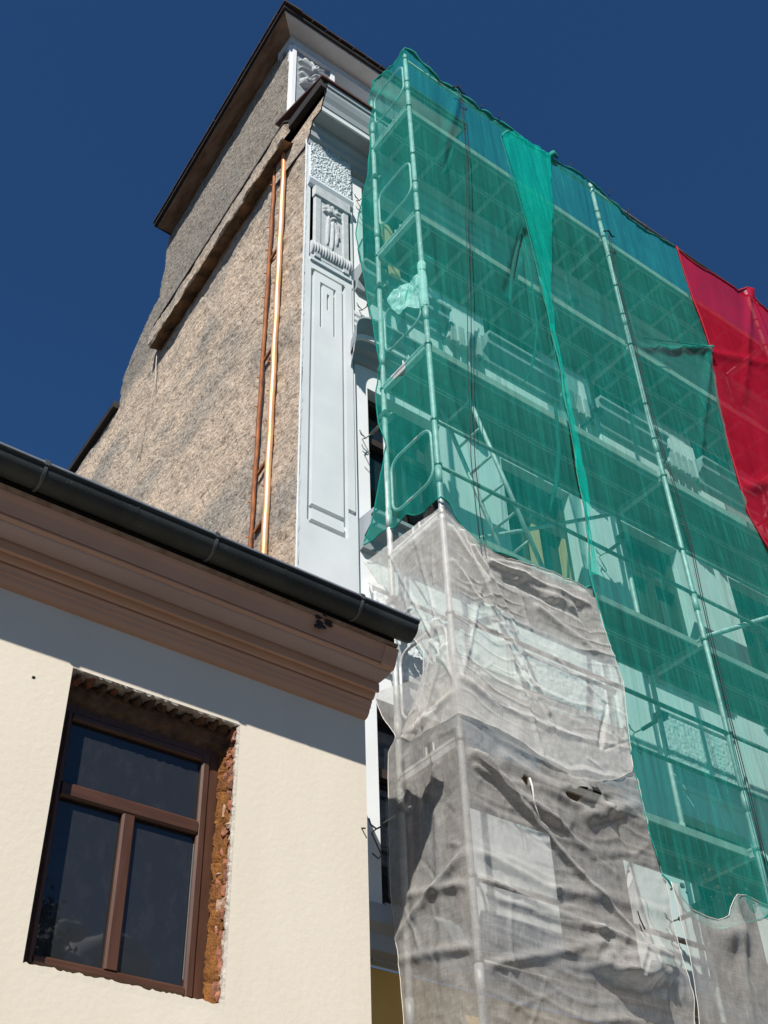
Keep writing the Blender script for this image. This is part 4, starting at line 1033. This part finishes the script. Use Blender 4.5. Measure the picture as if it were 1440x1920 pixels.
# --- red net
topQ = [(9.13, 13.01), (9.5, 12.86), (9.86, 12.93), (10.3, 12.93), (10.66, 13.28), (10.8, 13.05), (11.4, 12.9), (12.4, 12.95), (14.0, 13.0)]
P_ = coons(topQ, [(9.32, 3.6), (11.5, 3.5), (14.0, 3.5)], RG, [(14.0, 13.0), (14.0, 3.5)], 120, 200)
X3, Z3 = P_[..., 0], P_[..., 1]
D3 = 0.05 * fbm(X3 * 1.2, Z3 * 0.5, 71, 3) + 0.012 * fbm(X3 * 9, Z3 * 2, 72, 3)
for p, q, w, a in (((10.66, 13.2), (10.66, 9), 0.03, 0.04), ((10.66, 13.2), (9.6, 10.4), 0.05, 0.05), ((9.15, 10.9), (10.6, 11.6), 0.05, 0.04), ((9.0, 8.6), (10.4, 9.6), 0.06, 0.05)):
    D3 = D3 + segridge(X3, Z3, p, q, w, a)
D3 = np.clip(D3, -0.02, 0.2)
RN = B().grid(np.stack([X3, 5.188 - D3, Z3], -1)).build('debris_net', 'red', None, True, 'deep red debris net at the right edge of the scaffold', 'netting')
hem('hem', [(X3[i, 0], 5.17 - D3[i, 0], Z3[i, 0]) for i in range(0, 200, 3)], 0.008, 'redhem', RN)
hem('top_roll', [(X3[0, i], 5.18 - D3[0, i], Z3[0, i]) for i in range(0, 120, 2)], 0.012, 'redhem', RN)

# --- grey net on the corner; pale upper sheet added for the sunlit wall behind
def crease(a, b_, s_):
    return 0.020 * (0.25 - np.abs(fbm(a * 2.0 + 1.0 * b_, b_ * 1.5, s_, 3))) + 0.012 * (0.2 - np.abs(fbm(a * 6 - 1.5 * b_, b_ * 4, s_ + 3, 3))) + 0.004 * fbm(a * 20, b_ * 19, s_ + 5, 2)
CX, CY = 4.618, 5.186
def corner_net(name, mat, label, front, side, folds, pockets, holes, seed, lift):
    cx, cy = CX - lift, CY - lift
    zr = (front[2][1][1] if front[2][1][1] > 1 else 2.2, front[2][0][1])
    P_ = coons(*front, 180, 300)
    X4, Z4 = P_[..., 0], P_[..., 1]
    ed = np.clip((X4 - CX) / 0.14, 0, 1)
    D4 = 0.05 * fbm(X4 * 1.4, Z4 * 1.1, seed, 3) + crease(X4, Z4, seed + 1)
    for p, q, w, a in folds[0]: D4 = D4 + segridge(X4, Z4, p, q, w, a)
    for px, pz, sx, sz, a in pockets:
        dz = Z4 - pz
        dz = dz + 0.10 * fbm(X4 * 5, Z4 * 2, seed + 7, 3)
        D4 = D4 + a * (1 + 0.8 * fbm(X4 * 6, Z4 * 6, seed + 9, 3)) * np.exp(-((X4 - px) / sx) ** 2) * np.where(dz > 0, np.exp(-(dz / (2.2 * sz)) ** 2), np.exp(-(dz / (0.55 * sz)) ** 2))
    sag = Z4 + 0.30 * (X4 - 4.6) - 0.16 * (X4 - 4.6) ** 2 + 0.10 * fbm(X4 * 1.7, Z4 * 1.3, seed + 31, 3)
    D4 = D4 + 0.016 * np.clip(1 - np.abs(np.sin(sag * 11.0)) * 2.2, 0, 1) * np.clip(0.55 + 1.6 * fbm(X4 * 1.6, Z4 * 1.6, seed + 33, 2), 0, 1.3)
    D4 = D4 + 0.008 * np.clip(1 - np.abs(np.sin(sag * 29.0 + 3 * fbm(X4 * 2, Z4 * 2, seed + 35, 2))) * 2.0, 0, 1) * np.clip(0.5 + 1.8 * fbm(X4 * 2.4, Z4 * 2.4, seed + 37, 2), 0, 1.2)
    rr = random.Random(seed)
    for _ in range(46):
        x0 = rr.uniform(4.65, 6.3); z0 = rr.uniform(*zr); a_ = math.radians(rr.choice((-62, -38, -20, 8, 24, 75)) + rr.gauss(0, 12)); L_ = rr.uniform(0.15, 0.6)
        D4 = D4 + segridge(X4, Z4, (x0, z0), (x0 + L_ * math.cos(a_), z0 + L_ * math.sin(a_)), rr.uniform(0.010, 0.020), rr.uniform(-0.010, 0.012))
    D4 = np.clip(D4, -0.025, 0.4) * ed
    ca = (X4[:-1, :-1] + X4[1:, 1:]) / 2; cb = (Z4[:-1, :-1] + Z4[1:, 1:]) / 2
    hole = np.zeros_like(ca, bool)
    for hx, hz, rx, rz, sk in holes:
        jag_ = 1 + 0.9 * fbm(ca * 16, cb * 16, 99, 2)
        hole |= (((ca - hx) / rx) ** 2 + ((cb - hz - sk * (ca - hx)) / rz) ** 2) < jag_
    X4 = X4 - (1 - ed) * lift
    g_ = B().grid(np.stack([X4, cy - D4, Z4], -1), ~hole)
    Q_ = coons(*side, 80, 300)
    Y5, Z5 = Q_[..., 0], Q_[..., 1]
    es = np.clip((Y5 - CY) / 0.12, 0, 1)
    D5 = 0.03 * fbm(Y5 * 2.5, Z5 * 1.2, seed + 20, 3) + crease(Y5, Z5, seed + 21)
    for p, q, w, a in folds[1]: D5 = D5 + segridge(Y5, Z5, p, q, w, a)
    for _ in range(26):
        x0 = rr.uniform(5.2, 5.9); z0 = rr.uniform(*zr); a_ = math.radians(rr.choice((-50, -15, 10, 40, 80)) + rr.gauss(0, 12)); L_ = rr.uniform(0.12, 0.45)
        D5 = D5 + segridge(Y5, Z5, (x0, z0), (x0 + L_ * math.cos(a_), z0 + L_ * math.sin(a_)), rr.uniform(0.009, 0.016), rr.uniform(-0.010, 0.015))
    D5 = np.clip(D5, -0.025, 0.3) * es
    Y5 = Y5 - (1 - es) * lift
    g_.grid(np.stack([cx - D5, Y5, Z5], -1), flip=True)
    o = g_.build(name, mat, None, True, label, 'netting', 'grey nets on the scaffold')
    hem('hem', [(X4[0, i], cy - 0.003 - D4[0, i], Z4[0, i]) for i in range(0, 180, 3)], 0.004, 'greyhem', o)
    hem('hem', [(X4[-1, i], cy - 0.002 - D4[-1, i], Z4[-1, i]) for i in range(0, 180, 3)], 0.002, 'greyhem', o)
    hem('hem', [(cx - D5[i, -1], Y5[i, -1], Z5[i, -1]) for i in range(0, 300, 3)], 0.003, 'greyhem', o)
    hem('hem', [(X4[i, -1], cy - 0.003 - D4[i, -1], Z4[i, -1]) for i in range(0, 300, 3)], 0.0025, 'greyhem', o)
    return o
# lower, darker sheet
frontA = ([(CX, 4.75), (5.5, 4.72), (6.30, 4.72)], [(CX, 0.3), (5.5, 0.3), (6.38, 0.3)], [(CX, 4.75), (CX, 0.3)],
          [(6.30, 4.72), (6.31, 4.4), (6.335, 3.84), (6.42, 3.55), (6.43, 3.2), (6.45, 2.75), (6.40, 2.0), (6.38, 0.3)])
sideA = ([(CY, 4.75), (5.6, 4.8), (6.09, 4.90)], [(CY, 0.3), (5.88, 0.3)], [(CY, 4.75), (CY, 0.3)],
         [(6.09, 4.90), (6.0, 4.66), (5.86, 4.42), (5.95, 4.36), (5.97, 4.24), (5.98, 3.75), (5.97, 3.22), (5.92, 2.6), (5.9, 1.5), (5.88, 0.3)])
foldsA = ([((4.70, 4.00), (6.15, 2.90), .020, .08), ((4.70, 3.98), (5.9, 3.45), .03, .03), ((5.0, 4.05), (5.7, 3.85), .05, .04), ((5.7, 3.82), (6.25, 4.05), .05, .06), ((4.66, 3.30), (5.3, 3.2), .03, .05), ((5.3, 3.2), (6.35, 3.3), .04, .04),
           ((4.7, 3.12), (5.6, 3.0), .03, .05), ((5.6, 3.0), (6.35, 2.88), .03, .05), ((4.7, 2.6), (5.6, 2.9), .03, .04), ((4.72, 3.9), (5.5, 3.62), .02, .04), ((6.1, 3.3), (6.2, 2.7), .03, .04), ((5.95, 4.0), (6.1, 3.7), .04, -.06)],
          [((5.2, 3.3), (5.95, 3.0), .03, .04), ((5.25, 3.1), (5.9, 3.25), .03, .035), ((5.2, 2.7), (5.9, 2.85), .03, .035), ((5.75, 4.2), (5.72, 2.8), .05, .03), ((5.45, 4.2), (5.5, 2.6), .04, .03)])
pocketsA = [(5.86, 2.78, 0.38, 0.11, 0.16), (5.30, 3.70, 0.30, 0.07, 0.045), (5.75, 3.98, 0.26, 0.06, 0.09)]
holesA = [(5.60, 3.95, 0.085, 0.045, 0.25), (5.80, 4.02, 0.075, 0.05, 0.4), (5.15, 3.94, 0.018, 0.05, 0)]
GN1 = corner_net('dust_net', 'greyn', 'crumpled darker grey dust net with torn holes, low on the scaffold corner', frontA, sideA, foldsA, pocketsA, holesA, 81, 0.0)
hem('bunched_strand', [(5.16, 5.13, 3.93), (5.155, 5.11, 3.86), (5.165, 5.12, 3.75), (5.21, 5.12, 3.6)], [0.008, 0.008, 0.005, 0.003], 'greyhem', GN1)
hem('bunched_strand', [(6.0, 5.12, 3.20), (6.0, 5.11, 3.14), (6.03, 5.11, 3.08)], 0.005, 'black', GN1)
# added upper sheet, its paleness stands in for the lit wall behind
botU = jit([(CX, 4.27), (4.84, 4.25), (5.03, 4.24), (5.33, 4.14), (5.62, 4.09), (5.87, 4.13), (6.17, 4.27), (6.28, 4.36)], 0.02, 40, 25)
topU = jit([(CX, 6.12), (4.75, 6.08), (4.94, 5.92), (5.13, 5.88), (5.56, 5.95), (5.8, 5.97), (6.04, 6.0), (6.22, 5.92)], 0.03, 50, 15)
frontU = (topU, botU, [(CX, 6.12), (CX, 4.27)], [(6.22, 5.92), (6.23, 5.61), (6.33, 5.14), (6.30, 4.56), (6.28, 4.36)])
sideU = ([(CY, 6.12), (5.45, 6.14), (5.7, 6.16), (5.9, 6.2), (6.16, 6.23)], [(CY, 4.27), (5.30, 4.28), (5.53, 4.31), (5.71, 4.32), (5.80, 4.40)], [(CY, 6.12), (CY, 4.27)],
         [(6.16, 6.23), (6.07, 5.86), (5.85, 5.45), (5.60, 5.12), (5.50, 4.95), (5.52, 4.78), (5.62, 4.62), (5.80, 4.40)])
foldsU = ([((4.66, 4.55), (5.05, 5.85), .016, .022), ((4.70, 5.95), (5.45, 4.55), .022, .055), ((4.80, 5.95), (5.35, 4.2), .02, .045), ((4.68, 5.6), (5.6, 4.2), .02, .04), ((4.9, 5.85), (5.25, 5.2), .02, .04),
           ((5.95, 4.45), (6.1, 4.85), .02, -.035), ((5.05, 5.75), (6.1, 5.80), .03, .05), ((5.2, 5.66), (6.0, 5.62), .03, -.03), ((4.66, 4.56), (5.0, 4.42), .03, .03), ((6.0, 5.72), (6.12, 5.5), .05, -.07), ((5.5, 5.5), (6.2, 5.3), .04, .03)],
          [((5.20, 4.55), (5.85, 6.1), .014, .02), ((5.20, 4.5), (5.5, 6.0), .016, .02), ((5.22, 4.45), (5.7, 4.38), .03, .025), ((5.3, 5.1), (5.62, 4.36), .015, .05), ((5.25, 4.85), (5.55, 4.36), .015, .05)])
GN0 = corner_net('dust_net', 'greyu', 'added layer of the grey dust net with long creases, paler for the sunlit wall behind, directly below the green net', frontU, sideU, foldsU, [(5.6, 5.70, 0.4, 0.05, 0.035)], [], 181, 0.012)
# --- grey net, right sheet
topH = [(6.43, 3.52), (6.6, 3.36), (6.85, 3.33), (6.98, 3.40), (7.08, 3.57), (7.25, 3.62), (7.57, 3.58), (8.4, 3.6), (9.3, 3.62), (14.0, 3.6)]
P_ = coons(topH, [(6.40, 0.3), (14.0, 0.3)], [(6.43, 3.52), (6.45, 3.1), (6.46, 2.7), (6.41, 2.0), (6.40, 0.3)], [(14.0, 3.6), (14.0, 0.3)], 200, 110)
X6, Z6 = P_[..., 0], P_[..., 1]
D6 = 0.05 * fbm(X6 * 1.3, Z6 * 0.9, 281, 4) + 0.02 * fbm(X6 * 5, Z6 * 3, 282, 4) + 0.006 * fbm(X6 * 16, Z6 * 13, 283, 3)
for p, q, w, a in (((6.46, 3.5), (6.47, 2.6), .02, .05), ((6.9, 3.25), (7.1, 3.3), .1, .08), ((7.1, 3.55), (7.0, 2.6), .05, .04)):
    D6 = D6 + segridge(X6, Z6, p, q, w, a)
D6 = np.clip(D6, -0.02, 0.3)
GN2 = B().grid(np.stack([X6, 5.145 - D6, Z6], -1)).build('dust_net', 'greyn', None, True, 'smoother grey dust net low on the right under the green net', 'netting', 'grey nets on the scaffold')
hem('hem', [(X6[0, i], 5.14 - D6[0, i], Z6[0, i]) for i in range(0, 200, 2)], 0.003, 'greyhem', GN2)
hem('hem', [(X6[i, 0], 5.14 - D6[i, 0], Z6[i, 0]) for i in range(0, 110, 2)], 0.003, 'greyhem', GN2)

# --- rubble caught in the green net
b = B()
for k in range(34):
    x = random.gauss(7.2, 0.35); z = 3.5 + abs(random.gauss(0, 0.16))
    if x < 6.6: z = 3.48 + random.random() * 0.05
    r = random.uniform(0.006, 0.018)
    q = rock(x, 5.20, z, r, r, r, 900 + k); b.add(q.v[0], q.f)
b.build('caught_rubble', 'rubble_shade', None, kind='stuff')

# --- ropes
def rope(name, pts, sep, label):
    t = thing(name, label, 'rope', (pts[-1][0], 5.12, pts[-1][1]))
    for s_ in (0, 1):
        B().tube([(x + s_ * sep + 0.002 * math.sin(i * 0.7 + s_), 5.085 + 0.006 * math.sin(i * 0.3), z) for i, (x, z) in enumerate(poly(pts, 70))], 0.0038, 6).build('strand', 'black', t, True)
    x, z = pts[0]
    B().tube([(x - 0.06, 5.09, z + 0.02), (x + 0.0, 5.06, z + 0.04), (x + 0.08, 5.09, z + 0.03), (x + 0.14, 5.10, z + 0.08)], 0.010, 6).build('knot', 'black', t, True)
rope('hanging_rope', [(5.30, 12.9), (5.35, 12.59), (5.32, 11.8), (5.24, 10.88), (5.10, 9.24), (4.97, 7.79), (4.89, 6.72), (4.89, 6.14), (4.90, 5.87)], 0.042, 'black double rope hanging over the left green net from its top edge')
rope('hanging_rope', [(7.54, 11.9), (7.50, 10.66), (7.50, 9.28), (7.53, 8.32), (7.585, 7.29), (7.59, 7.03), (7.56, 6.51), (7.54, 6.04), (7.50, 5.16), (7.51, 4.53), (7.51, 3.9)], 0.028, 'black double rope hanging close beside the right scaffold standard')
hem('guy_line', [(7.75, 5.13, 10.19), (9.14, 5.10, 10.93)], 0.006, 'greenhem', GRN)

# --- rag knotted round the standard
RG_ = thing('white_rag', 'white cloth rag tied round the left corner standard behind the green net', 'rag', (4.668, 5.24, 8.6))
n_ = 18; rows_ = []
for z, r in ((9.30, 0.036), (9.27, 0.05), (9.18, 0.044), (9.05, 0.052), (8.9, 0.047), (8.78, 0.054), (8.68, 0.05), (8.62, 0.042)):
    rows_.append([(4.668 + (r * 0.86 + 0.005 * math.sin(5 * k + z * 30)) * math.cos(2 * math.pi * k / n_), 5.245 + (r * 0.86 + 0.005 * math.sin(7 * k + z * 20)) * math.sin(2 * math.pi * k / n_), z) for k in range(n_ + 1)])
B().grid(np.array(rows_)).build('knot', 'rag', RG_, True)
P_ = coons([(5.25, 9.12), (5.22, 8.95)], [(5.77, 9.29), (5.69, 9.05), (5.59, 8.86), (5.46, 8.84), (5.35, 8.72), (5.24, 8.62)], [(5.25, 9.12), (5.45, 9.2), (5.64, 9.28), (5.77, 9.29)], [(5.22, 8.95), (5.23, 8.75), (5.24, 8.62)], 40, 40)
Yr, Zr = P_[..., 0], P_[..., 1]
B().grid(np.stack([4.648 - 0.05 * fbm(Yr * 7, Zr * 5, 5, 3) - 0.015 * fbm(Yr * 22, Zr * 20, 6, 2) * 1.0, Yr, Zr], -1)).build('flap', 'rag', RG_, True)

# --- timber plank leaning inside the scaffold
B().add([(4.80, 5.98, 10.95), (4.90, 5.98, 10.93), (4.94, 5.98, 10.86), (5.02, 5.98, 10.12), (4.90, 5.98, 10.12), (4.80, 6.02, 10.95), (4.90, 6.02, 10.93), (4.94, 6.02, 10.86), (5.02, 6.02, 10.12), (4.90, 6.02, 10.12)],
        [(0, 4, 3, 2, 1), (5, 6, 7, 8, 9), (0, 1, 6, 5), (1, 2, 7, 6), (2, 3, 8, 7), (3, 4, 9, 8), (4, 0, 5, 9)]).build('timber_plank', 'timber', None, False,
        'raw timber plank standing on the upper scaffold deck', 'plank')

# ================================================================== TREE ACROSS THE STREET AND CLOUD (mirrored in the house window)
TR = thing('street_tree', 'tall green tree across the street, seen only mirrored in the house window', 'tree', (9.0, -16.5, -1.6))
b = B().tube([(9.0, -16.5, -1.6), (9.05, -16.45, 1.5), (8.9, -16.5, 5.0), (9.1, -16.4, 9.0), (9.3, -16.3, 11.4)], [0.30, 0.25, 0.19, 0.10, 0.02], 9)
cl = []
for k in range(30):
    a = k * 2.4; z0 = 3.0 + k * 0.27; L_ = 1.0 + 1.3 * math.sin(math.pi * min(1, (k + 4) / 34))
    q = (9.0 + L_ * math.cos(a), -16.45 + L_ * math.sin(a), z0 + 1.2)
    b.tube([(8.97, -16.47, z0), (8.97 + 0.5 * L_ * math.cos(a), -16.47 + 0.5 * L_ * math.sin(a), z0 + 0.7), q], [0.07, 0.04, 0.015], 6)
    cl += [q, ((q[0] + 9.0) / 2, (q[1] - 16.45) / 2, z0 + 0.9)]
cl += [(9.3, -16.3, 11.4), (10.35, -16.0, 11.9), (10.1, -16.1, 11.2), (10.75, -16.0, 11.25)]
b.tube([(9.15, -16.38, 9.6), (9.8, -16.1, 10.7), (10.4, -16.0, 11.8)], [0.06, 0.03, 0.01], 6)
b.tube([(9.15, -16.38, 9.3), (10.0, -16.1, 10.3), (10.8, -16.0, 11.2)], [0.06, 0.03, 0.01], 6)
b.build('trunk', 'bark', TR, True)
n_ = 8000; cl = np.array(cl)
ci = rng.integers(0, len(cl), n_)
C_ = cl[ci] + rng.normal(0, 1, (n_, 3)) * np.where(ci >= len(cl) - 3, 0.16, 0.38)[:, None]
a1 = rng.normal(0, 1, (n_, 3)); a1 /= np.linalg.norm(a1, axis=1)[:, None]
a2 = np.cross(a1, rng.normal(0, 1, (n_, 3))); a2 /= np.linalg.norm(a2, axis=1)[:, None]
V = np.stack([C_ - a1 * 0.10, C_ + a2 * 0.06, C_ + a1 * 0.10, C_ - a2 * 0.06], 1).reshape(-1, 3)
B().add(V, np.arange(n_ * 4).reshape(-1, 4).tolist()).build('crown', 'leaf', TR)
b = B(); r_ = random.Random(4)
for k in range(44):
    t_ = np.linspace(0, math.pi, 13); f_ = np.linspace(0, 2 * math.pi, 21)
    T_, F_ = np.meshgrid(t_, f_, indexing='ij')
    R_ = r_.uniform(3, 9) * (1 + 0.25 * fbm(T_ * 2 + k, np.sin(F_) * 2, k, 3))
    cx = 124 + r_.gauss(0, 8); cy = -330 + r_.gauss(0, 20); cz = 126 + r_.gauss(0, 7) - abs(cx - 124) * 0.25
    b.grid(np.stack([cx + 1.5 * R_ * np.sin(T_) * np.cos(F_), cy + R_ * np.sin(T_) * np.sin(F_), cz + 0.8 * R_ * np.cos(T_)], -1))
b.build('cloud', 'cloud', None, True, kind='structure')
